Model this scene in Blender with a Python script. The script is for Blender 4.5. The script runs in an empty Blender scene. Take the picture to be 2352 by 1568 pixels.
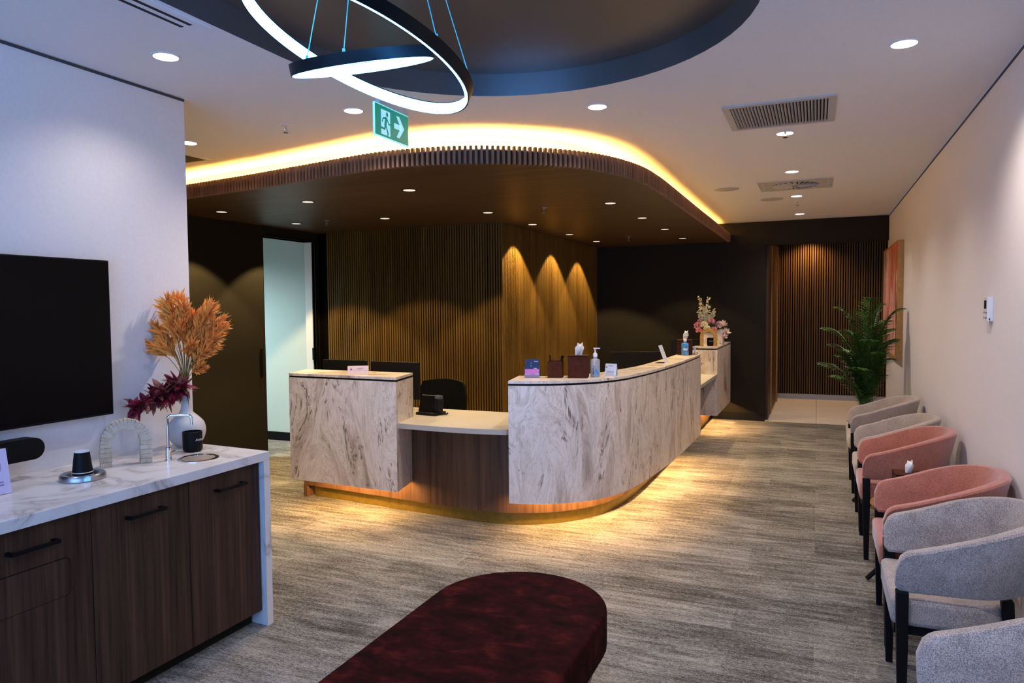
import bpy, bmesh, math, random
from mathutils import Vector, Matrix
random.seed(7)
C = bpy.context.scene.collection
S = bpy.context.scene
PI = math.pi

# ------------------------------------------------------------------ camera
cam_d = bpy.data.cameras.new('camera'); cam = bpy.data.objects.new('camera', cam_d); C.objects.link(cam)
cam_d.sensor_width = 36.0; cam_d.lens = 25.10; cam_d.clip_start = 0.05; cam_d.clip_end = 60
_M = [[0.91958335, 0.39279105, -0.00903562], [0.00982019, -0.04596875, -0.99889461], [-0.39277222, 0.91847812, -0.04612938]]
_r, _d, _f = [Vector(v) for v in _M]
mw = Matrix.Identity(4)
for i in range(3):
    mw[i][0] = _r[i]; mw[i][1] = -_d[i]; mw[i][2] = -_f[i]
mw[0][3], mw[1][3], mw[2][3] = 0, 0, 1.55
cam.matrix_world = mw
S.camera = cam

# ------------------------------------------------------------------ world, exposure
S.view_settings.view_transform = 'Standard'
S.view_settings.look = 'None'
S.view_settings.exposure = 0.0
S.view_settings.gamma = 1.0
S.view_settings.use_curve_mapping = False
w = bpy.data.worlds.new('world'); S.world = w; w.use_nodes = True
w.node_tree.nodes['Background'].inputs[0].default_value = (0.20, 0.44, 1.0, 1)
w.node_tree.nodes['Background'].inputs[1].default_value = 6.2

W_DOWN = (1.0, 0.87, 0.80)      # white ceiling downlights
W_WARM = (1.0, 0.69, 0.30)      # canopy downlights
W_LED = (1.0, 0.56, 0.19)       # warm strip
P_DOWN, P_CANOPY = 58.0, 74.0
E_COVE, E_DESK = 120.0, 215.0

# ------------------------------------------------------------------ material helpers
def new_mat(name):
    m = bpy.data.materials.new(name); m.use_nodes = True
    nt = m.node_tree
    return m, nt, nt.nodes['Principled BSDF']

def mat(name, col, rough=0.5, metal=0.0, spec=None, emit=None, estr=0.0, trans=0.0, sheen=0.0, alpha=None):
    m, nt, b = new_mat(name)
    b.inputs['Base Color'].default_value = (*col, 1)
    b.inputs['Roughness'].default_value = rough
    b.inputs['Metallic'].default_value = metal
    if spec is not None: b.inputs['Specular IOR Level'].default_value = spec
    if emit:
        b.inputs['Emission Color'].default_value = (*emit, 1); b.inputs['Emission Strength'].default_value = estr
    if trans: b.inputs['Transmission Weight'].default_value = trans
    if sheen: b.inputs['Sheen Weight'].default_value = sheen
    return m

def N(nt, t, **kw):
    n = nt.nodes.new(t)
    for k, v in kw.items(): setattr(n, k, v)
    return n

def coords(nt, kind='Object', scale=(1, 1, 1), rot=(0, 0, 0)):
    tc = N(nt, 'ShaderNodeTexCoord'); mp = N(nt, 'ShaderNodeMapping')
    mp.inputs['Scale'].default_value = scale; mp.inputs['Rotation'].default_value = rot
    nt.links.new(tc.outputs[kind], mp.inputs['Vector'])
    return mp.outputs['Vector']

def noise(nt, vec, scale=5, detail=4, rough=0.5, dist=0.0):
    n = N(nt, 'ShaderNodeTexNoise')
    n.inputs['Scale'].default_value = scale; n.inputs['Detail'].default_value = detail
    n.inputs['Roughness'].default_value = rough; n.inputs['Distortion'].default_value = dist
    nt.links.new(vec, n.inputs['Vector'])
    return n

def ramp(nt, fac, stops, interp='LINEAR'):
    r = N(nt, 'ShaderNodeValToRGB'); cr = r.color_ramp; cr.interpolation = interp
    while len(cr.elements) > 2: cr.elements.remove(cr.elements[-1])
    cr.elements[0].position, cr.elements[0].color = stops[0][0], (*stops[0][1], 1)
    cr.elements[1].position, cr.elements[1].color = stops[1][0], (*stops[1][1], 1)
    for p, c in stops[2:]:
        e = cr.elements.new(p); e.color = (*c, 1)
    nt.links.new(fac, r.inputs['Fac'])
    return r.outputs['Color']

def mix(nt, fac, a, b, mode='MIX'):
    m = N(nt, 'ShaderNodeMix', data_type='RGBA', blend_type=mode)
    if isinstance(fac, (int, float)): m.inputs['Factor'].default_value = fac
    else: nt.links.new(fac, m.inputs['Factor'])
    for k, v in (('A', a), ('B', b)):
        s = [i for i in m.inputs if i.name == k and i.type == 'RGBA'][0]
        if isinstance(v, tuple): s.default_value = (*v, 1)
        else: nt.links.new(v, s)
    return [o for o in m.outputs if o.type == 'RGBA'][0]

def math_n(nt, op, a, b=None):
    m = N(nt, 'ShaderNodeMath', operation=op)
    for i, v in enumerate((a, b)):
        if v is None: continue
        if isinstance(v, (int, float)): m.inputs[i].default_value = v
        else: nt.links.new(v, m.inputs[i])
    return m.outputs[0]

def bump(nt, b, h, strength=0.3, dist=0.01):
    n = N(nt, 'ShaderNodeBump'); n.inputs['Strength'].default_value = strength; n.inputs['Distance'].default_value = dist
    nt.links.new(h, n.inputs['Height']); nt.links.new(n.outputs['Normal'], b.inputs['Normal'])

def wood(name, dark, light, scale=(40, 40, 1.4), rough=0.5, kind='Object', spec=0.2):
    m, nt, b = new_mat(name); b.inputs['Specular IOR Level'].default_value = spec
    v = coords(nt, kind, scale)
    n1 = noise(nt, v, 1.0, 6, 0.6, 0.3)
    v2 = coords(nt, kind, tuple(s * 0.22 for s in scale))
    n2 = noise(nt, v2, 1.0, 3, 0.5, 0.6)
    f = math_n(nt, 'ADD', math_n(nt, 'MULTIPLY', n1.outputs['Fac'], 0.55), math_n(nt, 'MULTIPLY', n2.outputs['Fac'], 0.45))
    c = ramp(nt, f, [(0.36, dark), (0.64, light)])
    nt.links.new(c, b.inputs['Base Color']); b.inputs['Roughness'].default_value = rough
    bump(nt, b, n1.outputs['Fac'], 0.08, 0.002)
    return m

def swirl_stone(name, kind='UV'):
    m, nt, b = new_mat(name)
    v = coords(nt, kind, (0.8, 0.8, 0.30) if kind == 'Object' else (0.8, 0.30, 1.0))
    n1 = noise(nt, v, 1.6, 3, 0.5, 0.8)
    vm = N(nt, 'ShaderNodeVectorMath', operation='MULTIPLY_ADD')
    nt.links.new(n1.outputs['Color'], vm.inputs[0]); vm.inputs[1].default_value = (1.1, 1.1, 1.1); nt.links.new(v, vm.inputs[2])
    n2 = noise(nt, vm.outputs[0], 3.2, 6, 0.62, 1.2)
    base = ramp(nt, n2.outputs['Fac'], [(0.30, (0.36, 0.28, 0.225)), (0.41, (0.58, 0.485, 0.41)), (0.50, (0.76, 0.68, 0.61)), (0.60, (0.66, 0.575, 0.50)), (0.72, (0.46, 0.375, 0.31))])
    n3 = noise(nt, vm.outputs[0], 4.2, 5, 0.6, 2.2)
    band = math_n(nt, 'ABSOLUTE', math_n(nt, 'SUBTRACT', n3.outputs['Fac'], 0.47))
    vein = ramp(nt, band, [(0.0, (1, 1, 1)), (0.014, (0.9, 0.9, 0.9)), (0.03, (0, 0, 0))])
    n4 = noise(nt, v, 6.5, 4, 0.7, 0.8)
    mask = ramp(nt, n4.outputs['Fac'], [(0.53, (0, 0, 0)), (0.60, (1, 1, 1))])
    fac = mix(nt, 1.0, vein, mask, 'MULTIPLY')
    c = mix(nt, fac, base, (0.17, 0.12, 0.085))
    n5 = noise(nt, vm.outputs[0], 8, 5, 0.65, 3.0)
    thin = ramp(nt, math_n(nt, 'ABSOLUTE', math_n(nt, 'SUBTRACT', n5.outputs['Fac'], 0.5)), [(0.0, (0.70, 0.66, 0.63)), (0.03, (1, 1, 1))])
    c = mix(nt, 0.9, c, thin, 'MULTIPLY')
    nt.links.new(c, b.inputs['Base Color']); b.inputs['Roughness'].default_value = 0.28
    return m

def white_marble(name):
    m, nt, b = new_mat(name)
    v = coords(nt, 'Object', (1, 1, 1))
    n1 = noise(nt, v, 2.6, 6, 0.6, 1.2)
    vein = ramp(nt, math_n(nt, 'ABSOLUTE', math_n(nt, 'SUBTRACT', n1.outputs['Fac'], 0.5)), [(0.0, (0.40, 0.36, 0.34)), (0.02, (0.60, 0.55, 0.52)), (0.075, (0.74, 0.71, 0.69))])
    n2 = noise(nt, v, 6, 5, 0.6, 0.6)
    base = ramp(nt, n2.outputs['Fac'], [(0.38, (0.66, 0.62, 0.60)), (0.55, (0.74, 0.71, 0.69))])
    mask = ramp(nt, noise(nt, v, 4, 2).outputs['Fac'], [(0.42, (0, 0, 0)), (0.6, (1, 1, 1))])
    c = mix(nt, mask, base, vein)
    nt.links.new(c, b.inputs['Base Color']); b.inputs['Roughness'].default_value = 0.3
    return m

def carpet_mat():
    m, nt, b = new_mat('carpet_streaked_grey')
    v = coords(nt, 'Object', (1, 1, 1))
    def streak(sx, sy, det, dist=0.0):
        return noise(nt, coords(nt, 'Object', (sx, sy, 1)), 1.0, det, 0.62, dist).outputs['Fac']
    s1 = streak(3.5, 26, 6, 0.25); s2 = streak(45, 150, 3, 0.0); s3 = streak(1.2, 3.0, 3, 0.4)
    fine = noise(nt, coords(nt, 'Object', (0.8, 1.25, 1)), 190, 2, 0.9).outputs['Fac']
    f = math_n(nt, 'ADD', math_n(nt, 'MULTIPLY', s1, 0.26), math_n(nt, 'ADD', math_n(nt, 'MULTIPLY', s2, 0.30), math_n(nt, 'ADD', math_n(nt, 'MULTIPLY', s3, 0.16), math_n(nt, 'MULTIPLY', fine, 0.40))))
    br = N(nt, 'ShaderNodeTexBrick'); br.offset = 0.37
    br.inputs['Scale'].default_value = 1.0; br.inputs['Brick Width'].default_value = 1.0; br.inputs['Row Height'].default_value = 0.25
    br.inputs['Mortar Size'].default_value = 0.0; br.inputs['Color1'].default_value = (0.42, 0.42, 0.42, 1); br.inputs['Color2'].default_value = (0.58, 0.58, 0.58, 1)
    nt.links.new(v, br.inputs['Vector'])
    f2 = math_n(nt, 'ADD', f, math_n(nt, 'MULTIPLY', math_n(nt, 'SUBTRACT', br.outputs['Color'], 0.5), 0.28))
    c = ramp(nt, f2, [(0.44, (0.026, 0.024, 0.022)), (0.53, (0.095, 0.089, 0.081)), (0.585, (0.235, 0.222, 0.203)), (0.68, (0.39, 0.372, 0.342))])
    nt.links.new(c, b.inputs['Base Color']); b.inputs['Roughness'].default_value = 0.95
    b.inputs['Specular IOR Level'].default_value = 0.1
    bump(nt, b, fine, 0.5, 0.004)
    return m

def fabric(name, a, c2, scale=320, sheen=0.3):
    m, nt, b = new_mat(name)
    v = coords(nt, 'Object')
    f = noise(nt, v, scale, 2, 0.7)
    g = noise(nt, v, 14, 3, 0.6)
    fa = math_n(nt, 'ADD', math_n(nt, 'MULTIPLY', f.outputs['Fac'], 0.8), math_n(nt, 'MULTIPLY', g.outputs['Fac'], 0.2))
    c = ramp(nt, fa, [(0.40, a), (0.60, c2)])
    nt.links.new(c, b.inputs['Base Color']); b.inputs['Roughness'].default_value = 0.9
    b.inputs['Sheen Weight'].default_value = sheen; b.inputs['Specular IOR Level'].default_value = 0.15
    bump(nt, b, f.outputs['Fac'], 0.25, 0.002)
    return m

def velvet():
    m, nt, b = new_mat('burgundy_velvet')
    v = coords(nt, 'Object', (1.0, 1.6, 1))
    f = noise(nt, v, 9, 7, 0.66, 0.25)
    c = ramp(nt, f.outputs['Fac'], [(0.38, (0.007, 0.0007, 0.0010)), (0.54, (0.024, 0.002, 0.0025)), (0.74, (0.080, 0.009, 0.007))])
    nt.links.new(c, b.inputs['Base Color']); b.inputs['Roughness'].default_value = 0.75
    b.inputs['Specular IOR Level'].default_value = 0.05
    return m

def mottled(name, a, c2, scale=30, rough=0.6, bumpy=0.0, metal=0.0, sc=(1, 1, 1), spec=0.5):
    m, nt, b = new_mat(name); b.inputs['Specular IOR Level'].default_value = spec
    f = noise(nt, coords(nt, 'Object', sc), scale, 5, 0.6)
    c = ramp(nt, f.outputs['Fac'], [(0.35, a), (0.65, c2)])
    nt.links.new(c, b.inputs['Base Color']); b.inputs['Roughness'].default_value = rough; b.inputs['Metallic'].default_value = metal
    if bumpy: bump(nt, b, f.outputs['Fac'], bumpy, 0.004)
    return m

def tile_mat():
    m, nt, b = new_mat('beige_floor_tile')
    v = coords(nt, 'Object')
    br = N(nt, 'ShaderNodeTexBrick'); br.offset = 0.0
    br.inputs['Scale'].default_value = 1; br.inputs['Brick Width'].default_value = 0.6; br.inputs['Row Height'].default_value = 0.6
    br.inputs['Mortar Size'].default_value = 0.004
    br.inputs['Color1'].default_value = (0.68, 0.62, 0.54, 1); br.inputs['Color2'].default_value = (0.74, 0.67, 0.58, 1); br.inputs['Mortar'].default_value = (0.36, 0.30, 0.24, 1)
    nt.links.new(v, br.inputs['Vector'])
    n = noise(nt, v, 3, 5, 0.6, 1.0)
    c = mix(nt, 0.5, br.outputs['Color'], ramp(nt, n.outputs['Fac'], [(0.35, (0.85, 0.82, 0.8)), (0.6, (1, 1, 1))]), 'MULTIPLY')
    nt.links.new(c, b.inputs['Base Color']); b.inputs['Roughness'].default_value = 0.4
    return m

def paint(name, col, rough=0.7, var=0.03, spec=0.3):
    m, nt, b = new_mat(name); b.inputs['Specular IOR Level'].default_value = spec
    f = noise(nt, coords(nt, 'Object'), 60, 3, 0.6)
    lo = tuple(c * (1 - var) for c in col)
    nt.links.new(ramp(nt, f.outputs['Fac'], [(0.4, lo), (0.6, col)]), b.inputs['Base Color'])
    b.inputs['Roughness'].default_value = rough
    return m

def soffit_mat():
    m, nt, b = new_mat('walnut_soffit_boards'); b.inputs['Specular IOR Level'].default_value = 0.3
    n1 = noise(nt, coords(nt, 'Object', (1.2, 34, 1)), 1.0, 6, 0.62, 0.3)
    br = N(nt, 'ShaderNodeTexBrick'); br.offset = 0.3
    br.inputs['Scale'].default_value = 1; br.inputs['Brick Width'].default_value = 2.4; br.inputs['Row Height'].default_value = 0.128
    br.inputs['Mortar Size'].default_value = 0.0015; br.inputs['Color1'].default_value = (0.85, 0.85, 0.85, 1); br.inputs['Color2'].default_value = (1, 1, 1, 1); br.inputs['Mortar'].default_value = (0.3, 0.3, 0.3, 1)
    nt.links.new(coords(nt, 'Object'), br.inputs['Vector'])
    c = ramp(nt, n1.outputs['Fac'], [(0.35, (0.048, 0.025, 0.011)), (0.62, (0.115, 0.063, 0.029))])
    c = mix(nt, 1.0, c, br.outputs['Color'], 'MULTIPLY')
    nt.links.new(c, b.inputs['Base Color']); b.inputs['Roughness'].default_value = 0.42
    return m

def art_mat():
    m, nt, b = new_mat('abstract_painting')
    v = coords(nt, 'Object', (1, 1.0, 0.6))
    n1 = noise(nt, v, 2.6, 4, 0.55, 1.0)
    c = ramp(nt, n1.outputs['Fac'], [(0.34, (0.05, 0.025, 0.015)), (0.39, (0.30, 0.20, 0.06)), (0.43, (0.62, 0.10, 0.05)), (0.50, (0.66, 0.30, 0.24)), (0.58, (0.70, 0.42, 0.36)), (0.66, (0.30, 0.22, 0.08)), (0.74, (0.60, 0.36, 0.30))], 'EASE')
    n2 = noise(nt, coords(nt, 'Object', (1, 30, 2)), 1, 4)
    c = mix(nt, 0.2, c, ramp(nt, n2.outputs['Fac'], [(0.3, (0.6, 0.6, 0.6)), (0.7, (1.1, 1.1, 1.1))]), 'MULTIPLY')
    nt.links.new(c, b.inputs['Base Color']); b.inputs['Roughness'].default_value = 0.7
    return m

M = {}
M['ceil'] = paint('white_ceiling_paint', (0.80, 0.78, 0.78), 0.8)
M['wall'] = paint('offwhite_wall_paint', (0.80, 0.755, 0.72), 0.75)
M['dark'] = paint('charcoal_wall_paint', (0.019, 0.016, 0.0115), 0.7, spec=0.08)
M['carpet'] = carpet_mat(); M['tile'] = tile_mat()
M['black'] = mat('matt_black', (0.004, 0.004, 0.0045), 0.5, spec=0.15)
M['gloss'] = mat('gloss_black', (0.002, 0.002, 0.0025), 0.25, spec=0.12)
M['leg'] = mat('black_stained_wood', (0.006, 0.005, 0.005), 0.5, spec=0.1)
M['stone'] = swirl_stone('swirled_solid_surface', 'UV')
M['stonetop'] = swirl_stone('swirled_solid_surface_top', 'Object')
M['marble'] = white_marble('white_veined_marble')
M['cream'] = paint('cream_solid_surface', (0.42, 0.385, 0.34), 0.4)
M['walnut'] = wood('dark_walnut_laminate', (0.014, 0.007, 0.0045), (0.088, 0.044, 0.028), (60, 60, 1.6))
M['skirt'] = wood('walnut_desk_body', (0.06, 0.028, 0.013), (0.15, 0.08, 0.042))
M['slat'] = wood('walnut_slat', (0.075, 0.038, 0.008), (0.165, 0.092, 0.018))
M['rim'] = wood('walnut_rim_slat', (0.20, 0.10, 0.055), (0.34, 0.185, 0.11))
M['slatback'] = mat('black_felt', (0.004, 0.003, 0.002), 0.95, spec=0.0)
M['soffit'] = soffit_mat()
M['tablewood'] = wood('warm_table_wood', (0.20, 0.08, 0.03), (0.36, 0.16, 0.07), (4, 40, 40))
M['benchwood'] = wood('pale_oak', (0.20, 0.14, 0.09), (0.34, 0.25, 0.17), (30, 30, 2))
M['brass'] = mottled('brass_kickplate', (0.20, 0.14, 0.02), (0.26, 0.18, 0.035), 20, 0.35, metal=0.6)
M['band'] = mottled('satin_bronze_band', (0.22, 0.24, 0.26), (0.25, 0.27, 0.29), 160, 0.28, metal=0.8)
M['bronze'] = mottled('dark_bronze_paint', (0.10, 0.084, 0.070), (0.115, 0.097, 0.082), 160, 0.38, metal=0.3)
M['chrome'] = mat('chrome', (0.75, 0.76, 0.78), 0.08, 1.0)
M['steel'] = mat('brushed_steel', (0.42, 0.43, 0.45), 0.3, 1.0)
M['white'] = mat('white_plastic', (0.72, 0.71, 0.72), 0.45)
M['grille'] = mat('pale_grille_metal', (0.50, 0.47, 0.44), 0.5)
M['void'] = mat('dark_void', (0.012, 0.012, 0.014), 0.9)
M['darkgrey'] = mat('shadow_line_and_grey_plastic', (0.05, 0.05, 0.055), 0.8)  # dark grey for painted shadow lines, also phone and thermostat plastic
M['beige'] = fabric('beige_boucle', (0.29, 0.225, 0.17), (0.50, 0.405, 0.32))
M['greyf'] = fabric('pale_grey_wool', (0.17, 0.14, 0.125), (0.48, 0.41, 0.375))
M['seatf'] = fabric('cream_seat_wool', (0.42, 0.36, 0.30), (0.60, 0.52, 0.44))
M['pink'] = fabric('dusty_pink_velvet', (0.31, 0.10, 0.062), (0.45, 0.165, 0.108), 200, 0.5)
M['velvet'] = velvet()
M['leather'] = mottled('brown_leather', (0.042, 0.010, 0.003), (0.064, 0.016, 0.005), 40, 0.6, spec=0.12)
M['tissue'] = mat('white_tissue', (0.80, 0.79, 0.80), 0.9)
M['frond'] = mottled('palm_green', (0.02, 0.075, 0.010), (0.12, 0.25, 0.04), 20, 0.45)
M['art'] = art_mat(); M['frame'] = mottled('gold_oak_frame', (0.38, 0.19, 0.03), (0.50, 0.26, 0.05), 20, 0.5)
M['pampas'] = mottled('orange_dried_grass', (0.86, 0.26, 0.03), (1.0, 0.44, 0.085), 60, 0.9)
M['stemy'] = mat('dry_yellow_stem', (0.30, 0.18, 0.04), 0.8)
M['burg'] = mottled('burgundy_leaf', (0.07, 0.008, 0.012), (0.34, 0.016, 0.045), 25, 0.4)
M['burg2'] = mottled('pinkish_bronze_leaf', (0.12, 0.045, 0.022), (0.60, 0.20, 0.13), 30, 0.4)
M['ceramic'] = mottled('white_rough_ceramic', (0.55, 0.52, 0.50), (0.63, 0.60, 0.57), 200, 0.7, 0.2)
M['arch'] = mottled('travertine_blocks', (0.50, 0.38, 0.25), (0.66, 0.55, 0.41), 45, 0.8, 0.5)
M['raffia'] = mottled('golden_raffia', (0.25, 0.13, 0.03), (0.50, 0.30, 0.09), 60, 0.7, 0.4)
M['ring'] = mat('blue_white_led', (0.1, 0.1, 0.1), 0.5, emit=(0.07, 0.36, 1.0), estr=48)
M['wireglow'] = mat('blue_lit_wire', (0.1, 0.1, 0.1), 0.5, emit=(0.01, 0.42, 1.0), estr=1.0)  # wires glow to mimic blue light caught from the rings
M['disc'] = mat('downlight_diffuser', (0.8, 0.8, 0.8), 0.5, emit=(1, 0.93, 0.95), estr=7)
M['disc2'] = mat('canopy_downlight_diffuser', (0.8, 0.8, 0.8), 0.5, emit=(1, 0.90, 0.75), estr=0.75)
M['cove'] = mat('warm_led_cove', (0.1, 0.1, 0.1), 0.5, emit=(1.0, 0.55, 0.12), estr=E_COVE)
M['ledd'] = mat('warm_led_desk', (0.1, 0.1, 0.1), 0.5, emit=W_LED, estr=E_DESK)
M['signgreen'] = mat('exit_green', (0.0, 0.10, 0.08), 0.4, emit=(0.0, 0.22, 0.17), estr=0.9)
M['signwhite'] = mat('exit_white', (0.4, 0.6, 0.7), 0.4, emit=(0.30, 0.72, 0.88), estr=0.85)
M['signedge'] = mat('exit_edge_glow', (0.3, 0.6, 0.7), 0.3, emit=(0.25, 0.85, 1.0), estr=0.95)
M['acrylic'] = mat('clear_acrylic', (0.9, 0.92, 0.95), 0.05, trans=0.95)
M['gel'] = mat('clear_gel_plastic', (0.62, 0.66, 0.74), 0.1, trans=0.55)
M['bluegel'] = mottled('blue_gel_plastic', (0.01, 0.10, 0.42), (0.12, 0.40, 0.75), 30, 0.15)
M['card'] = mat('pale_card', (0.60, 0.62, 0.70), 0.8)
M['pinkcard'] = mat('pale_pink_card', (0.62, 0.50, 0.54), 0.8)
M['lilac'] = mat('lilac_card', (0.55, 0.48, 0.66), 0.7)
M['ink'] = mat('dark_ink', (0.05, 0.05, 0.09), 0.8)
M['purple'] = mat('purple_ink', (0.16, 0.03, 0.20), 0.8)
M['inklight'] = mat('faint_ink', (0.28, 0.25, 0.34), 0.8)
M['navy'] = mat('navy_print', (0.006, 0.012, 0.07), 0.4)
M['magenta'] = mat('pink_print', (0.50, 0.16, 0.50), 0.5)
M['petalpink'] = mottled('pink_petal', (0.75, 0.25, 0.30), (0.90, 0.50, 0.52), 40, 0.7)
M['petalcream'] = mottled('cream_petal', (0.85, 0.76, 0.45), (0.95, 0.90, 0.65), 40, 0.7)
M['petalpale'] = mottled('blush_petal', (0.85, 0.62, 0.50), (0.95, 0.78, 0.66), 40, 0.7)
M['jamb'] = wood('bronze_wood_panel', (0.045, 0.022, 0.009), (0.08, 0.042, 0.018))
M['terr'] = mottled('grey_terrazzo', (0.30, 0.32, 0.36), (0.42, 0.44, 0.48), 120, 0.5)
M['cyanwall'] = paint('pale_cool_wall', (0.55, 0.62, 0.60), 0.75)
M['pot'] = paint('white_pot', (0.55, 0.53, 0.50), 0.6)
M['woodlid'] = mottled('beige_drain_plate', (0.33, 0.27, 0.22), (0.40, 0.33, 0.28), 60, 0.3)
M['bluelight'] = mat('blue_indicator_light', (0.1, 0.2, 0.5), 0.3, emit=(0.1, 0.4, 1.0), estr=1.5)

# ------------------------------------------------------------------ mesh helpers
class MB:
    def __init__(s): s.bm = bmesh.new(); s.uv = None
    def box(s, x0, y0, z0, x1, y1, z1, mtx=None):
        vs = [s.bm.verts.new(p) for p in ((x0, y0, z0), (x1, y0, z0), (x1, y1, z0), (x0, y1, z0), (x0, y0, z1), (x1, y0, z1), (x1, y1, z1), (x0, y1, z1))]
        if mtx is not None:
            for v in vs: v.co = mtx @ v.co
        for f in ((0, 3, 2, 1), (4, 5, 6, 7), (0, 1, 5, 4), (1, 2, 6, 5), (2, 3, 7, 6), (3, 0, 4, 7)):
            s.bm.faces.new([vs[i] for i in f])
        return s
    def prism(s, pts, z0, z1):
        n = len(pts)
        a = [s.bm.verts.new((p[0], p[1], z0)) for p in pts]; b = [s.bm.verts.new((p[0], p[1], z1)) for p in pts]
        for i in range(n):
            j = (i + 1) % n; s.bm.faces.new((a[i], a[j], b[j], b[i]))
        s.bm.faces.new(a[::-1]); s.bm.faces.new(b)
        return s
    def lathe(s, prof, c=(0, 0, 0), seg=32, mtx=None, ring=False):
        rings = []
        for r, z in prof:
            if r < 1e-6:
                v = s.bm.verts.new((c[0], c[1], c[2] + z)); rings.append([v])
            else:
                rings.append([s.bm.verts.new((c[0] + r * math.cos(2 * PI * k / seg), c[1] + r * math.sin(2 * PI * k / seg), c[2] + z)) for k in range(seg)])
        if mtx is not None:
            for rg in rings:
                for v in rg: v.co = mtx @ v.co
        if ring: rings.append(rings[0])
        for a, b in zip(rings, rings[1:]):
            if len(a) == 1 and len(b) == 1: continue
            for k in range(seg):
                k2 = (k + 1) % seg
                if len(a) == 1: s.bm.faces.new((a[0], b[k], b[k2]))
                elif len(b) == 1: s.bm.faces.new((a[k], a[k2], b[0]))
                else: s.bm.faces.new((a[k], a[k2], b[k2], b[k]))
        if ring: return s
        if len(rings[0]) > 1: s.bm.faces.new(rings[0][::-1])
        if len(rings[-1]) > 1: s.bm.faces.new(rings[-1])
        return s
    def tube(s, pts, r, seg=8, taper=None):
        pts = [Vector(p) for p in pts]; rings = []
        prev = None
        for i, p in enumerate(pts):
            t = (pts[min(i + 1, len(pts) - 1)] - pts[max(i - 1, 0)]).normalized()
            if prev is None:
                u = t.cross(Vector((0, 0, 1))); u = u if u.length > 1e-3 else t.cross(Vector((1, 0, 0)))
            else: u = prev - t * prev.dot(t)
            u.normalize(); prev = u; v = t.cross(u)
            rr = r if taper is None else r * (1 + (taper - 1) * i / (len(pts) - 1))
            rings.append([s.bm.verts.new(p + rr * (math.cos(2 * PI * k / seg) * u + math.sin(2 * PI * k / seg) * v)) for k in range(seg)])
        for a, b in zip(rings, rings[1:]):
            for k in range(seg): s.bm.faces.new((a[k], a[(k + 1) % seg], b[(k + 1) % seg], b[k]))
        s.bm.faces.new(rings[0][::-1]); s.bm.faces.new(rings[-1])
        return s
    def quad(s, *p):
        s.bm.faces.new([s.bm.verts.new(q) for q in p]); return s
    def blade(s, base, d, up, L, wd, bend=0.0, seg=3, fold=0.15):
        """a leaf: pointed, folded along the middle, bent"""
        base = Vector(base); d = Vector(d).normalized(); up = Vector(up)
        side = d.cross(up); side = side.normalized() if side.length > 1e-4 else d.cross(Vector((1, 0.3, 0.2))).normalized()
        nn = side.cross(d)
        L_, R_, Cc = [], [], []
        for i in range(seg + 1):
            t = i / seg; wv = wd * math.sin(PI * min(1, 0.12 + 0.88 * t)) ** 0.8 if t < 1 else 0.0
            c = base + d * L * t + nn * (-bend * L * t * t)
            Cc.append(s.bm.verts.new(c - nn * fold * wv)); L_.append(s.bm.verts.new(c + side * wv)) ; R_.append(s.bm.verts.new(c - side * wv))
        for i in range(seg):
            s.bm.faces.new((Cc[i], Cc[i + 1], L_[i + 1], L_[i])); s.bm.faces.new((R_[i], R_[i + 1], Cc[i + 1], Cc[i]))
        return s
    def build(s, name, m, parent=None, smooth=False, bevel=0.0, bseg=2, loc=None, sub=0):
        bmesh.ops.recalc_face_normals(s.bm, faces=s.bm.faces)
        me = bpy.data.meshes.new(name); s.bm.to_mesh(me); s.bm.free()
        if isinstance(m, (list, tuple)):
            for q in m: me.materials.append(q)
        else: me.materials.append(m)
        o = bpy.data.objects.new(name, me); C.objects.link(o)
        if parent: o.parent = parent
        if loc: o.location = loc
        if bevel:
            b = o.modifiers.new('bevel', 'BEVEL'); b.width = bevel; b.segments = bseg; b.limit_method = 'ANGLE'; b.angle_limit = 0.6
        if sub:
            b = o.modifiers.new('sub', 'SUBSURF'); b.levels = sub; b.render_levels = sub
        if smooth:
            for p in me.polygons: p.use_smooth = True
            if smooth == 'auto':
                for e in me.edges: pass
                me.set_sharp_from_angle(angle=0.7)
        return o

def thing(name, label, cat, loc=(0, 0, 0), rotz=0.0, group=None):
    o = bpy.data.objects.new(name, None); C.objects.link(o); o.location = loc; o.rotation_euler = (0, 0, rotz)
    o.empty_display_size = 0.1
    return tag(o, label, cat, group)
def tag(o, label, cat, group=None, kind=None):
    if label: o['label'] = label
    if cat: o['category'] = cat
    if group: o['group'] = group
    if kind: o['kind'] = kind
    return o
def struct(o, label=None):
    o['kind'] = 'structure'
    if label: o['label'] = label
    return o
def dup(root, loc=None, rotz=None, label=None, group=None):
    def cp(o, par):
        c = o.copy(); C.objects.link(c)
        if par is not None: c.parent = par
        for ch in o.children: cp(ch, c)
        return c
    r = cp(root, None)
    if loc is not None: r.location = loc
    if rotz is not None: r.rotation_euler = (0, 0, rotz)
    if label: r['label'] = label
    if group: r['group'] = group
    return r
def catmull(P, n=8):
    P = [Vector((*p, 0)) if len(p) == 2 else Vector(p) for p in P]; out = []
    Q = [2 * P[0] - P[1]] + P + [2 * P[-1] - P[-2]]
    for i in range(1, len(Q) - 2):
        a, b, c, d = Q[i - 1], Q[i], Q[i + 1], Q[i + 2]
        for k in range(n):
            t = k / n
            out.append(0.5 * ((2 * b) + (c - a) * t + (2 * a - 5 * b + 4 * c - d) * t * t + (3 * b - a - 3 * c + d) * t ** 3))
    out.append(P[-1]); return out
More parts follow.
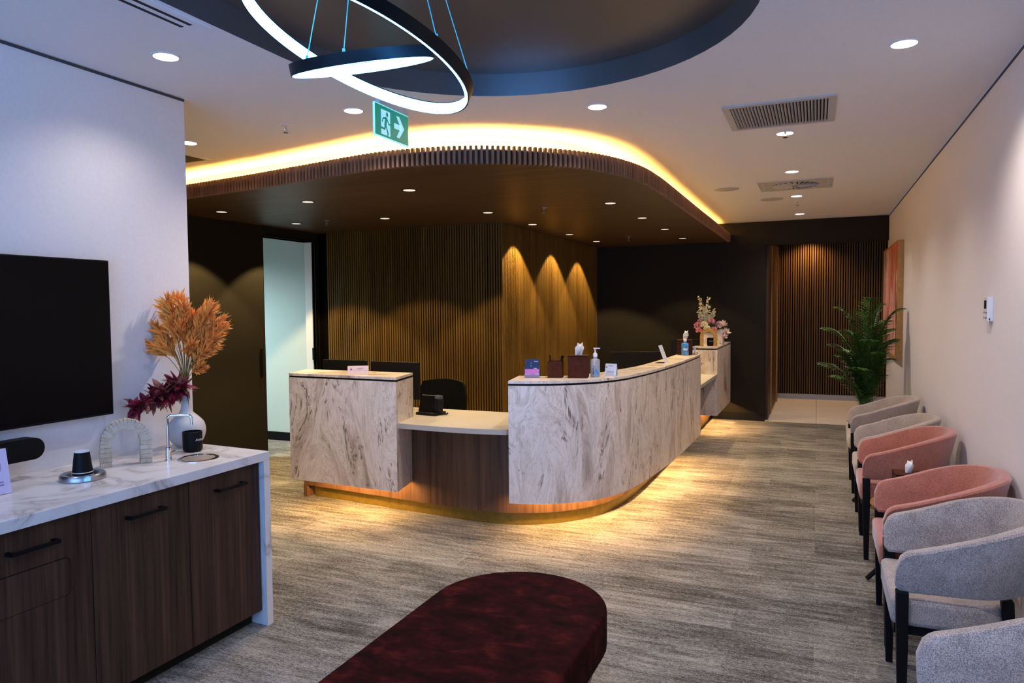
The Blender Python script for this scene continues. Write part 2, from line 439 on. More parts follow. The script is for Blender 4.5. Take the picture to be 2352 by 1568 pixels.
def resample(P, step=None, n=None):
    L = [0]
    for a, b in zip(P, P[1:]): L.append(L[-1] + (b - a).length)
    if n is None: n = max(2, int(round(L[-1] / step)) + 1)
    out = []; j = 0
    for i in range(n):
        s_ = L[-1] * i / (n - 1)
        while j < len(L) - 2 and L[j + 1] < s_: j += 1
        t = (s_ - L[j]) / max(1e-9, L[j + 1] - L[j]); out.append(P[j].lerp(P[j + 1], t))
    return out
def offset(P, d):
    """offset a plan polyline to its left by d (scalar or list)"""
    out = []
    for i, p in enumerate(P):
        t = (P[min(i + 1, len(P) - 1)] - P[max(i - 1, 0)]).normalized()
        nrm = Vector((-t.y, t.x, 0)); dd = d[i] if isinstance(d, list) else d
        out.append(p + nrm * dd)
    return out
def ribbon_solid(P, Q, z0, z1, uv0=0.0):
    """solid between plan polylines P (outer) and Q (inner) with arc-length UVs"""
    bm = bmesh.new(); uv = bm.loops.layers.uv.new('UVMap')
    n = len(P); L = [uv0]
    for a, b in zip(P, P[1:]): L.append(L[-1] + (b - a).length)
    V = [[bm.verts.new((p.x, p.y, z)) for z in (z0, z1)] for p in P]; U = [[bm.verts.new((p.x, p.y, z)) for z in (z0, z1)] for p in Q]
    def face(vs, uvs):
        f = bm.faces.new(vs)
        for l, u in zip(f.loops, uvs): l[uv].uv = u
    for i in range(n - 1):
        face((V[i][0], V[i + 1][0], V[i + 1][1], V[i][1]), ((L[i], z0), (L[i + 1], z0), (L[i + 1], z1), (L[i], z1)))
        face((U[i + 1][0], U[i][0], U[i][1], U[i + 1][1]), ((L[i + 1], z0), (L[i], z0), (L[i], z1), (L[i + 1], z1)))
        face((V[i][1], V[i + 1][1], U[i + 1][1], U[i][1]), [(v.co.x, v.co.y) for v in (V[i][1], V[i + 1][1], U[i + 1][1], U[i][1])])
        face((V[i + 1][0], V[i][0], U[i][0], U[i + 1][0]), [(v.co.x, v.co.y) for v in (V[i + 1][0], V[i][0], U[i][0], U[i + 1][0])])
    w = (P[0] - Q[0]).length
    face((V[0][0], V[0][1], U[0][1], U[0][0]), ((9.3, z0), (9.3, z1), (9.3 + w, z1), (9.3 + w, z0)))
    w = (P[-1] - Q[-1]).length
    face((V[-1][1], V[-1][0], U[-1][0], U[-1][1]), ((5.1, z1), (5.1, z0), (5.1 + w, z0), (5.1 + w, z1)))
    mb = MB(); mb.bm.free(); mb.bm = bm
    return mb
def text_mesh(name, body, size, m, parent, mtx, depth=0.0006, bend=None, shear=0.0):
    cu = bpy.data.curves.new(name, 'FONT'); cu.body = body; cu.size = size; cu.extrude = depth; cu.align_x = 'CENTER'; cu.align_y = 'CENTER'; cu.shear = shear
    tmp = bpy.data.objects.new(name, cu); C.objects.link(tmp)
    dg = bpy.context.evaluated_depsgraph_get(); me = bpy.data.meshes.new_from_object(tmp.evaluated_get(dg))
    bpy.data.objects.remove(tmp)
    for v in me.vertices:
        co = v.co.copy()
        if bend: # wrap on a cylinder of radius bend, centre axis z, text x along the angle, y up, z outward
            a = co.x / bend; rr = bend + co.z; co = Vector((rr * math.sin(a), -rr * math.cos(a), co.y))
        v.co = mtx @ co
    me.materials.clear(); me.materials.append(m)
    o = bpy.data.objects.new(name, me); C.objects.link(o)
    if parent: o.parent = parent
    return o
def frame_mtx(o, x, y, z):
    m = Matrix.Identity(4)
    for i in range(3): m[i][0] = x[i]; m[i][1] = y[i]; m[i][2] = z[i]; m[i][3] = o[i]
    return m

# ------------------------------------------------------------------ setting
ZC, XR, XL, YF = 2.68, 0.82, -3.12, 10.15
XD, YM, XS = -5.30, 6.73, -2.97     # door wall, slatted wall plane, side slatted wall plane
YLE = 2.87                          # left wall end
# floor
struct(MB().box(-6.2, -2.2, -0.1, 0.82, 10.15, 0).build('floor', M['carpet']), 'grey streaked carpet plank floor')
struct(MB().box(-0.8, 10.15, -0.1, 3.0, 13.2, 0.0).build('floor', M['tile']), 'beige tiled corridor floor')
# ceiling with the oval recess cut out
cx, cyf, cyb, cr = -1.19, 2.575, 0.3, 1.02
oval = []
for k in range(33): a = PI * k / 32; oval.append((cx + cr * math.cos(a), cyf + cr * math.sin(a)))
for k in range(33): a = PI + PI * k / 32; oval.append((cx + cr * math.cos(a), cyb + cr * math.sin(a)))
bm = bmesh.new()
def loop(bm, pts, z):
    vs = [bm.verts.new((p[0], p[1], z)) for p in pts]
    return vs, [bm.edges.new((vs[i], vs[(i + 1) % len(vs)])) for i in range(len(vs))]
_, e1 = loop(bm, [(-6.2, -2.2), (0.82, -2.2), (0.82, 10.15), (3.0, 10.15), (3.0, 13.2), (-0.8, 13.2), (-0.8, 10.35), (-6.2, 10.35)], ZC)
_, e2 = loop(bm, oval, ZC)
bmesh.ops.triangle_fill(bm, use_beauty=True, use_dissolve=False, edges=e1 + e2)
mb = MB(); mb.bm.free(); mb.bm = bm
o = mb.build('ceiling', M['ceil']); struct(o, 'white plasterboard ceiling')
for p in o.data.polygons:
    if p.normal.z > 0: p.flip()
# recess: lip band and inner dark ceiling
RZ = 2.795
bm = bmesh.new()
a = [bm.verts.new((p[0], p[1], ZC - 0.001)) for p in oval]; b = [bm.verts.new((p[0], p[1], RZ)) for p in oval]
for i in range(len(oval)):
    j = (i + 1) % len(oval); bm.faces.new((a[i], a[j], b[j], b[i]))
mb = MB(); mb.bm.free(); mb.bm = bm
struct(mb.build('trim_1', M['band'], smooth=True), 'dark bronze upstand around the oval ceiling recess')
inner = [((p[0] - cx) * 1.03 + cx, (p[1] - 1.44) * 1.02 + 1.44) for p in oval]
struct(MB().prism(inner, RZ, RZ + 0.03).build('ceiling', M['bronze']), 'dark bronze oval recessed ceiling panel')
# walls
struct(MB().box(XL - 0.12, -2.2, 0, XL, YLE, ZC - 0.004).build('wall_left', M['wall']), 'white wall behind the television')
struct(MB().box(XD, YLE - 0.12, 0, XL - 0.12, YLE, ZC - 0.004).build('wall_left_return', M['wall']))
struct(MB().box(XR, -2.2, 0, XR + 0.12, 10.27, ZC - 0.004).build('wall_right', M['wall']), 'off-white wall behind the armchairs')
struct(MB().box(XL, -2.2, ZC - 0.014, XL + 0.004, YLE, ZC - 0.002).build('shadow_line_left', M['darkgrey']))  # dark strip painting the shade of the gap along the wall top
struct(MB().box(XR - 0.004, -2.2, ZC - 0.014, XR, YF, ZC - 0.002).build('shadow_line_right', M['darkgrey']))  # same painted shadow line along the right wall
# far dark wall with opening
XO = -0.643; HD = 2.368
struct(MB().box(XS - 0.05, YF, 0, XO, YF + 0.14, ZC - 0.002).build('wall_back', M['dark']), 'charcoal wall behind the reception desk')
struct(MB().box(XO, YF, HD, XR, YF + 0.14, ZC - 0.002).build('wall_back_header', M['dark']))
struct(MB().box(XS, YF - 0.012, 0, XO + 0.002, YF, 0.10).build('baseboard_back', M['black']))
# door wall with opening
DY0, DY1, DZ = 5.84, 6.655, 2.325
mb = MB().box(XD - 0.12, YLE, 0, XD, DY0, ZC - 0.002).box(XD - 0.12, DY1, 0, XD, YM + 0.1, ZC - 0.002).box(XD - 0.12, DY0, DZ, XD, DY1, ZC - 0.002)
struct(mb.build('wall_door_side', M['dark']), 'charcoal wall with the open doorway')
mb = MB().box(XD - 0.13, DY0 - 0.005, 0, XD + 0.001, DY0, DZ + 0.001).box(XD - 0.13, DY1, 0, XD + 0.012, DY1 + 0.03, DZ + 0.012).box(XD - 0.13, DY0, DZ, XD + 0.012, DY1, DZ + 0.012)
fr = mb.build('door_1', M['black']); struct(fr, 'black frame of the open sliding doorway')
MB().box(XD + 0.012, DY0 - 0.09, 0.86, XD + 0.03, DY0 - 0.07, 1.16).build('door_handle', M['black'], fr)
MB().box(XD - 0.125, DY1 - 0.012, 0.0, XD - 0.03, DY1, DZ).build('door_edge', M['white'], fr)
MB().box(XD - 0.028, DY1 - 0.03, 0.98, XD - 0.005, DY1 - 0.011, 1.12).build('latch', M['black'], fr)
# room beyond the door
struct(MB().box(-9.0, 6.72, 0, XD - 0.13, 6.80, ZC).build('wall_side_room', M['cyanwall']), 'pale cool wall seen through the doorway')
struct(MB().box(-9.0, 6.705, 0, XD - 0.13, 6.72, 0.10).build('baseboard_side_room', M['black']))
struct(MB().box(-9.1, 4.0, 0, -9.0, 6.8, ZC).build('wall_side_room_far', M['cyanwall']))
struct(MB().box(-9.1, 3.9, 0, XD - 0.13, 4.0, ZC).build('wall_side_room_near', M['cyanwall']))
struct(MB().box(-9.1, 3.9, -0.1, -6.2, 6.8, 0).build('floor', M['carpet']))
struct(MB().box(-9.1, 3.9, ZC, -6.2, 6.8, ZC + 0.02).build('ceiling', M['ceil']))
# slatted walls
def slat_wall(name, base, z0, z1, x0, y0, x1, y1, pitch, wd, dp, side, label):
    w_ = struct(base.build(name, M['slatback']), label)
    d = Vector((x1 - x0, y1 - y0, 0)); L = d.length; d.normalize(); nrm = Vector((-d.y, d.x, 0)) * side
    mb = MB(); n = int(round(L / pitch)); pitch = L / n
    for i in range(n):
        c = Vector((x0, y0, 0)) + d * (pitch * (i + 0.5)) + nrm * 0.0005
        a_, b_ = c - d * wd / 2, c + d * wd / 2
        mb.prism([(a_.x, a_.y), (b_.x, b_.y), ((b_ + nrm * dp).x, (b_ + nrm * dp).y), ((a_ + nrm * dp).x, (a_ + nrm * dp).y)], z0, z1)
    mb.build('slats', M['slat'], w_)
    return w_
slat_wall('wall_middle', MB().box(XD, YM, 0, XS - 0.02, YM + 0.1, 2.53), 0, 2.44, XD + 0.13, YM, XS - 0.02, YM, 0.0295, 0.016, 0.018, -1, 'walnut slatted wall facing the reception desk')
slat_wall('wall_inner', MB().box(XS - 0.12, YM + 0.1, 0, XS - 0.02, YF, 2.53).box(XS-0.12, YM, 0, XS-0.02, YM+0.1, 2.53), 0, 2.44, XS - 0.02, YM - 0.018, XS - 0.02, YF, 0.0295, 0.016, 0.018, -1, 'walnut slatted side wall washed by three spotlights')
# corridor
YC = 12.8
slat_wall('wall_corridor_end', MB().box(-0.75, YC, 0, 3.0, YC + 0.1, ZC), 0.085, ZC - 0.01, -0.60, YC, 3.0, YC, 0.0365, 0.019, 0.02, -1, 'walnut slatted wall at the end of the corridor')
struct(MB().box(-0.60, YC - 0.025, 0, 3.0, YC, 0.085).build('baseboard_corridor', M['terr']))
struct(MB().box(-0.72, YF + 0.14, 0, -0.61, YC, ZC).build('wall_corridor_side', M['jamb']), 'walnut panelled corridor side wall')
mb = MB().box(-0.61, 10.9, 0, -0.60, 11.0, 2.5).box(-0.61, 12.3, 0, -0.585, 12.36, 2.5)
struct(mb.build('highlight_strips', M['frame']))  # gold strips standing in for bright vertical highlights on the panelling
struct(MB().box(XR + 0.12, 10.27, 0, 3.0, 10.4, ZC).build('wall_corridor_near', M['wall']))
struct(MB().box(3.0, 10.27, 0, 3.1, YC, ZC).build('wall_corridor_right', M['wall']))
# wall behind the camera with a wide window onto dusk
mb = MB().box(XL, -2.3, 0, XR, -2.2, 0.12).box(XL, -2.3, 2.58, XR, -2.2, ZC).box(XL, -2.3, 0.12, -3.0, -2.2, 2.58).box(0.7, -2.3, 0.12, XR, -2.2, 2.58)
struct(mb.build('wall_front', M['wall']))
wf = MB()
for x in (-3.0, -1.79, -0.58, 0.64): wf.box(x, -2.28, 0.12, x + 0.06, -2.22, 2.58)
wf.box(-2.94, -2.28, 0.12, 0.64, -2.22, 0.18).box(-2.94, -2.28, 2.52, 0.64, -2.22, 2.58)
struct(wf.build('window_1', M['black']))

# ------------------------------------------------------------------ lights in fixtures
def spot(parent, loc, power, col, ang=115, blend=0.6, rad=0.04, rot=(0, 0, 0)):
    l = bpy.data.lights.new('bulb', 'SPOT'); l.energy = power; l.color = col; l.spot_size = math.radians(ang); l.spot_blend = blend; l.shadow_soft_size = rad
    o = bpy.data.objects.new('bulb', l); C.objects.link(o); o.parent = parent; o.location = loc; o.rotation_euler = rot
    return o
def downlight(loc, label, power, col, big=True, ang=136, blend=1.0, group=None):
    t = thing('downlight', label, 'downlight', loc, 0, group)
    R_ = 0.052 if big else 0.046
    mb = MB().lathe([(R_ + 0.012, 0.0), (R_ + 0.012, -0.003), (R_, -0.003), (R_ - 0.002, -0.0005)], seg=28)
    mb.build('trim_ring', M['ceil'] if big else M['black'], t, smooth='auto')
    MB().lathe([(0, -0.0035), (R_ - 0.001, -0.0035), (R_ - 0.001, -0.0025), (0, -0.0025)], seg=28).build('diffuser', M['disc'] if big else M['disc2'], t)
    spot(t, (0, 0, -0.03), power, col, ang, blend, 0.035 if big else 0.012)
    return t
G1 = 'round downlights in the white ceiling'
for x, y, lab in ((-2.67, 2.365, 'white round downlight in ceiling nearest the television wall'),
                  (-3.893, 3.611, 'white round downlight half hidden past the white wall corner'),
                  (-2.433, 3.431, 'white round downlight just left of the green exit sign'),
                  (-1.15, 3.942, 'white round downlight between oval recess and slatted canopy curve'),
                  (0.335, 3.566, 'large bright downlight near the top right ceiling corner'),
                  (-0.206, 5.062, 'white round downlight touching the square grille, behind a sprinkler'),
                  (-0.208, 6.517, 'white round downlight just before the swirl air diffuser'),
                  (-0.207, 7.973, 'white round downlight just beyond the swirl air diffuser'),
                  (-0.210, 9.527, 'farthest white round downlight, nearest the charcoal header'),
                  (-0.21, 1.6, 'white round downlight above the camera side of the waiting area'),
                  (0.335, 1.75, 'white round downlight over the nearest grey armchair'),
                  (-2.67, 0.6, 'white round downlight above the near end of the drinks counter')):
    downlight((x, y, ZC), lab, P_DOWN * (0.34 if -3 < x < -2.6 else 0.7 if y == 1.75 else 1.35 if y in (3.942, 3.431) else 1.0), W_DOWN, group=G1)
G2 = 'small downlights in the walnut canopy'
for x, y, lab in ((-4.864, 4.855, 'canopy downlight nearest the white wall, leftmost'),
                  (-3.808, 4.72, 'canopy downlight second from left in the front row'),
                  (-4.864, 5.839, 'canopy downlight in front of the open doorway'),
                  (-3.842, 5.895, 'canopy downlight above the left part of the slatted wall'),
                  (-2.776, 4.59, 'canopy downlight closest to the slatted rim, brightest'),
                  (-2.78, 5.968, 'canopy downlight above the right end of slatted wall front'),
                  (-2.757, 7.022, 'canopy downlight making the first scallop on the side slats'),
                  (-2.737, 8.178, 'canopy downlight making the second scallop on the side slats'),
                  (-2.703, 9.202, 'canopy downlight making the third scallop on the side slats'),
                  (-1.612, 5.903, 'canopy downlight above the curve of the desk counter'),
                  (-1.594, 7.015, 'canopy downlight second back above the straight desk'),
                  (-1.593, 8.146, 'canopy downlight third back above the straight desk'),
                  (-1.598, 9.335, 'farthest canopy downlight, near the charcoal wall')):
    downlight((x, y, 2.43), lab, P_CANOPY * (1.9 if (x > -3 and x < -2.6 and y > 6.9) else 1.9 if x < -4.5 else 0.5 if y > 9 else 1.0), W_WARM, False, 98, 0.22, group=G2)
# corridor downlight grazing the slats, and side room light
t = downlight((-0.12, 12.55, ZC), 'hidden downlight in the corridor beyond the header', 85, (1.0, 0.55, 0.18), True, 140, 1.0)
t = downlight((0.45, 11.7, ZC), 'second hidden downlight in the corridor, above the tiles', 42, W_DOWN)
t = downlight((-6.6, 5.2, ZC), 'downlight in the pale room beyond the doorway', 420, (0.72, 0.95, 1.0), True, 150, 1.0)

# ------------------------------------------------------------------ walnut canopy
rim = catmull([(-5.298, 4.30), (-4.527, 4.158), (-3.863, 4.06), (-3.192, 3.935), (-2.583, 3.825), (-2.191, 3.84), (-1.889, 3.933), (-1.661, 4.071), (-1.447, 4.263), (-1.307, 4.455), (-1.201, 4.706), (-1.130, 5.033), (-1.103, 5.50), (-1.10, 6.2), (-1.10, 7.265), (-1.095, 9.0), (-1.095, 10.149)], 8)
rim = resample(rim, 0.0335)
CZ0, CZ1 = 2.43, 2.535
t = thing('ceiling_canopy', 'walnut canopy with curved slatted rim hanging over the reception desk', 'canopy')
inn = offset(rim, 0.034)
poly = [(p.x, p.y) for p in inn] + [(-2.96, 10.149), (-2.96, 6.74), (-5.298, 6.74)]
bm = bmesh.new()
for z in (CZ0, CZ1 - 0.02):
    vs = [bm.verts.new((p[0], p[1], z)) for p in poly]
    f = bm.faces.new(vs)
    if z == CZ0: lo = vs
    else: hi = vs
for i in range(len(lo)):
    j = (i + 1) % len(lo); bm.faces.new((lo[i], lo[j], hi[j], hi[i]))
bmesh.ops.triangulate(bm, faces=[f for f in bm.faces if len(f.verts) > 4])
mb = MB(); mb.bm.free(); mb.bm = bm; mb.build('soffit', M['soffit'], t)
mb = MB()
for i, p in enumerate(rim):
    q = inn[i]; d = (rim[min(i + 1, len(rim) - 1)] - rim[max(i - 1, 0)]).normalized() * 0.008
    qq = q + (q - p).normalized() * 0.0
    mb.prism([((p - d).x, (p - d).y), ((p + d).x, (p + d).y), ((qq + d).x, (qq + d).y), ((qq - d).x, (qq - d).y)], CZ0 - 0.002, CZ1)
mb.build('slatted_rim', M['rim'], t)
# cove bulkhead, light strip, and an unseen lip added to cut off the glow
b1, b2 = offset(rim, 0.36), offset(rim, 0.40)
ribbon_solid(b1, b2, CZ1 - 0.02, ZC - 0.001).build('bulkhead', M['ceil'], t, smooth='auto')
ribbon_solid(offset(rim, 0.225), offset(rim, 0.232), CZ1 - 0.02, CZ1 + 0.030).build('glow_cutoff_lip', M['white'], t)  # hidden lip, shaped to end the cove light on the ceiling
bm = bmesh.new(); A_, B_ = offset(rim, 0.262), offset(rim, 0.290)
for i in range(0, len(rim) - 1): bm.faces.new([bm.verts.new((p.x, p.y, CZ1 - 0.004)) for p in (A_[i], A_[i + 1], B_[i + 1], B_[i])])
bmesh.ops.remove_doubles(bm, verts=bm.verts, dist=1e-5)
mb = MB(); mb.bm.free(); mb.bm = bm; mb.build('light_strip', M['cove'], t)

# ------------------------------------------------------------------ reception desk
desk = thing('reception_desk', 'curved swirled-stone reception desk with walnut body and glowing underside', 'reception desk', (0, 0, 0))
ZT, ZB = 1.07, 0.25
outer = resample(catmull([(-1.881, 4.325), (-1.75, 4.355), (-1.60, 4.42), (-1.432, 4.545), (-1.31, 4.715), (-1.225, 4.96), (-1.165, 5.35), (-1.125, 5.8), (-1.10, 6.3), (-1.088, 6.9), (-1.085, 7.42)], 8), n=90)
wid = [0.385 - 0.165 * min(1, i / 45.0) for i in range(90)]
left = resample([Vector((-3.73, 4.352, 0)), Vector((-2.735, 4.300, 0))], n=12)
leftin = resample([Vector((-3.84, 4.690, 0)), Vector((-2.82, 4.672, 0))], n=12)
tail = resample([Vector((-1.085, 8.74, 0)), Vector((-1.085, 10.135, 0))], n=10)
def mound(P, Q, uv0, nm):
    n = len(P)
    th = 0.02
    # front panel
    fi = [p + (q - p).normalized() * 0.028 for p, q in zip(P, Q)]
    ribbon_solid(P, fi, ZB, ZT - 0.032, uv0).build('front_panel', M['stone'], desk, smooth='auto')
    bi = [q + (p - q).normalized() * 0.02 for p, q in zip(P, Q)]
    ribbon_solid(Q, bi, 0.30, ZT - 0.032, uv0 + 3).build('back_panel', M['stone'], desk, smooth='auto')
    # end panels
    for k, s_ in ((0, 1), (n - 1, -1)):
        d = (P[min(k + 1, n - 1)] - P[max(k - 1, 0)]).normalized() * 0.028 * s_
        a0, b0 = fi[k], bi[k]
        ribbon_solid([a0, b0], [a0 + d, b0 + d], ZB, ZT - 0.032, uv0 + 5 + k * 0.01).build('end_panel', M['stone'], desk)
    fi2 = [p + (q - p).normalized() * 0.010 for p, q in zip(P, Q)]; bi2 = [q + (p - q).normalized() * 0.01 for p, q in zip(P, Q)]
    ribbon_solid(fi2, bi2, ZT - 0.034, ZT - 0.018).build('shadow_gap', M['black'], desk)
    ribbon_solid(P, Q, ZT - 0.018, ZT).build('counter_top', M['stonetop'], desk, smooth='auto')
    # underside board carrying the strip
    ribbon_solid([p + (q - p).normalized() * 0.03 for p, q in zip(P, Q)][1:-1], bi[1:-1], 0.325, 0.34).build('underside', M['black'], desk)
    cut = max(1, int(0.06 * (n - 1) / sum((b - a).length for a, b in zip(P, P[1:]))) + 1)
    A_ = [p + (q - p).normalized() * 0.150 for p, q in zip(P, Q)][cut:-cut]; B_ = [p + (q - p).normalized() * 0.168 for p, q in zip(P, Q)][cut:-cut]
    ribbon_solid(A_, B_, 0.300, 0.318).build('light_strip', M['ledd'], desk)
mound(outer, offset(outer, wid), 0.0, 'right')
mound(left, leftin, 2.3, 'left')
mound(tail, offset(tail, 0.30), 4.0, 'tail')
sk = resample(catmull([(-3.93, 4.745), (-2.674, 4.612), (-2.236, 4.575), (-2.0, 4.60), (-1.80, 4.68), (-1.62, 4.82), (-1.45, 5.07), (-1.36, 5.40), (-1.318, 5.9), (-1.305, 6.6), (-1.30, 7.5), (-1.30, 10.14)], 8), n=110)
bodyo = ribbon_solid(sk, offset(sk, 0.02), 0.098, 0.702).build('walnut_body', M['skirt'], desk, smooth='auto')
MB().prism([(-3.935, 4.745), (-3.90, 4.742), (-3.88, 4.83), (-3.915, 4.835)], 0, 0.098).build('end_foot', M['skirt'], desk)
pl = offset(sk, 0.05)[1:]
ribbon_solid(pl, offset(pl, 0.02), 0.0, 0.0985).build('kickplate', M['brass'], desk, smooth='auto')
lowf = catmull([(-2.753, 4.338), (-2.45, 4.318), (-2.17, 4.318), (-1.91, 4.355)], 8)
pts = [(p.x, p.y) for p in lowf] + [(-1.86, 4.70), (-1.80, 5.10), (-3.90, 5.10), (-3.86, 4.695), (-2.815, 4.677)]
MB().prism(pts, 0.702, 0.738).build('low_worktop', M['cream'], desk)
MB().prism([(-1.088, 7.422), (-1.088, 8.738), (-1.33, 8.738), (-1.33, 10.10), (-1.98, 10.10), (-1.98, 5.9), (-1.34, 5.9), (-1.32, 7.422)], 0.715, 0.75).build('low_worktop', M['cream'], desk)

# ------------------------------------------------------------------ drinks counter on the left
XC = -2.475; XDf = -2.505; CT = 0.86
t = thing('drinks_counter', 'white marble waterfall worktop on the walnut cabinets', 'worktop', (0, 0, 0))
MB().prism([(XL + 0.001, -0.3), (XC, -0.3), (XC, 2.735), (XL + 0.001, 2.775)], CT - 0.042, CT).build('worktop', M['marble'], t, bevel=0.0015)
MB().prism([(XL + 0.001, 2.735), (XL+0.001, 2.775), (XC, 2.735), (XC, 2.695)], 0, CT - 0.042).build('end_panel', M['marble'], t)
seams = [-0.28, 0.455, 0.908, 1.361, 1.814, 2.267, 2.692]
cabl = ['walnut cupboard nearest the camera under the marble worktop', 'walnut cupboard second nearest the camera, black bar handle', 'walnut cupboard beside the one with a rounded hatch', 'walnut cupboard with a rounded hatch under its black handle', 'walnut cupboard in the middle with black bar handle', 'walnut cupboard at the marble end panel, under the candle']
for i in range(6):
    y0, y1 = seams[i], seams[i + 1]
    cb = thing('cabinet', cabl[i], 'cabinet', (XDf, (y0 + y1) / 2, 0), 0, 'walnut cabinets under the worktop')
    hw = (y1 - y0) / 2
    MB().box(-0.55, -hw + 0.001, 0.08, -0.02, hw - 0.001, CT - 0.044).build('carcass', M['black'], cb)
    MB().box(-0.50, -hw + 0.001, 0, -0.07, hw - 0.001, 0.08).build('kickboard', M['dark'], cb)
    dr = MB().box(-0.019, -hw + 0.0015, 0.075, 0, hw - 0.0015, CT - 0.046).build('door', M['walnut'], cb, bevel=0.001)
    off = 0.0 if i != 5 else 0.015
    hm = MB()
    hm.box(0.028, -0.085 + off, 0.732, 0.038, 0.085 + off, 0.744).box(0, -0.085 + off, 0.732, 0.03, -0.072 + off, 0.744).box(0, 0.072 + off, 0.732, 0.03, 0.085 + off, 0.744)
    hm.build('handle', M['black'], dr)
    if i == 3:
        def rr(y0_, y1_, z0_, z1_, r):
            out = []
            for (cy_, cz_, a0) in ((y1_ - r, z1_ - r, 0), (y0_ + r, z1_ - r, 90), (y0_ + r, z0_ + r, 180), (y1_ - r, z0_ + r, 270)):
                for k in range(7):
                    a = math.radians(a0 + 15 * k); out.append((cy_ + r * math.cos(a), cz_ + r * math.sin(a)))
            return out
        yc_ = (y0 + y1) / 2; mb = MB()
        for (a_, b_, c_, d_, x_) in ((1.39 - yc_, 1.729 - yc_, 0.52, 0.662, 0.0004), (1.393 - yc_, 1.726 - yc_, 0.523, 0.659, 0.003)):
            P_ = rr(a_, b_, c_, d_, 0.022)
            mb2 = MB(); vs0 = [mb2.bm.verts.new((-0.001, p[0], p[1])) for p in P_]; vs1 = [mb2.bm.verts.new((x_, p[0], p[1])) for p in P_]
            for k in range(len(P_)):
                j = (k + 1) % len(P_); mb2.bm.faces.new((vs0[k], vs0[j], vs1[j], vs1[k]))
            mb2.bm.faces.new(vs1)
            mb2.build('hatch_gap' if x_ < 0.001 else 'hatch', M['black'] if x_ < 0.001 else M['walnut'], dr)

# ------------------------------------------------------------------ TV and video bar
t = thing('television', 'large flat black television on the white wall', 'television', (XL + 0.002, 1.70, 1.43))
MB().box(0.0, -0.25, -0.15, 0.03, 0.25, 0.15).build('wall_bracket', M['black'], t)
MB().box(0.02, -0.655, -0.362, 0.052, 0.655, 0.362).build('housing', M['black'], t, bevel=0.003)
MB().box(0.0521, -0.648, -0.352, 0.0528, 0.648, 0.355).build('screen', M['gloss'], t)
t = thing('video_bar', 'black rounded video bar on the wall under the television', 'speaker', (XL, 1.62, 0.985))
pp = []
for k in range(13): a = -PI / 2 + PI * k / 12; pp.append((0.31 + 0.045 * math.cos(a), 0.045 * math.sin(a)))
for k in range(13): a = PI / 2 + PI * k / 12; pp.append((-0.31 + 0.045 * math.cos(a), 0.045 * math.sin(a)))
mb = MB(); v0 = [mb.bm.verts.new((0.06, p[0], p[1])) for p in pp]; v1 = [mb.bm.verts.new((0.125, p[0], p[1])) for p in pp]
for i in range(len(pp)): j = (i + 1) % len(pp); mb.bm.faces.new((v0[i], v0[j], v1[j], v1[i]))
mb.bm.faces.new(v0); mb.bm.faces.new(v1); mb.build('body', M['black'], t, smooth='auto')
MB().box(0.0, -0.05, -0.025, 0.062, 0.05, 0.025).build('wall_mount', M['black'], t)

# ------------------------------------------------------------------ things on the counter
# cups in steel ring
t = thing('cup_dispenser', 'steel ring with blue light holding black paper cups on marble worktop', 'cup holder', (-2.795, 1.995, CT))
MB().lathe([(0.056, 0.0), (0.082, 0.0), (0.085, 0.003), (0.085, 0.020), (0.080, 0.026), (0.060, 0.024), (0.056, 0.015)], seg=48, ring=True).build('steel_ring', M['steel'], t, smooth='auto')
MB().lathe([(0, 0.002), (0.055, 0.002), (0.055, 0.016), (0.0, 0.016)], seg=32).build('well', M['black'], t)
MB().box(0.083, -0.012, 0.006, 0.0857, 0.012, 0.018, Matrix.Rotation(math.radians(-25), 4, 'Z')).build('indicator', M['bluelight'], t)
for k in range(2):
    cu = thing('paper_cup', ('upper black paper cup of the inverted stack, white base up' if k else 'lower black paper cup of the inverted stack, white lip showing'), 'cup', (-2.795, 1.995, CT + 0.0165 + 0.012 * k), 0, 'stacked black paper cups')
    MB().lathe([(0.0385, 0.0), (0.0400, 0.002), (0.0385, 0.004)], seg=32, ring=True).build('lip', M['white'], cu, smooth=True)
    MB().lathe([(0.0380, 0.004), (0.0285, 0.084), (0.0285, 0.085)], seg=32).build('sleeve', M['black'], cu, smooth='auto')
    MB().lathe([(0.0282, 0.085), (0.0280, 0.0895), (0.024, 0.0895), (0.023, 0.087), (0, 0.087)], seg=32).build('base', M['white'], cu, smooth='auto')
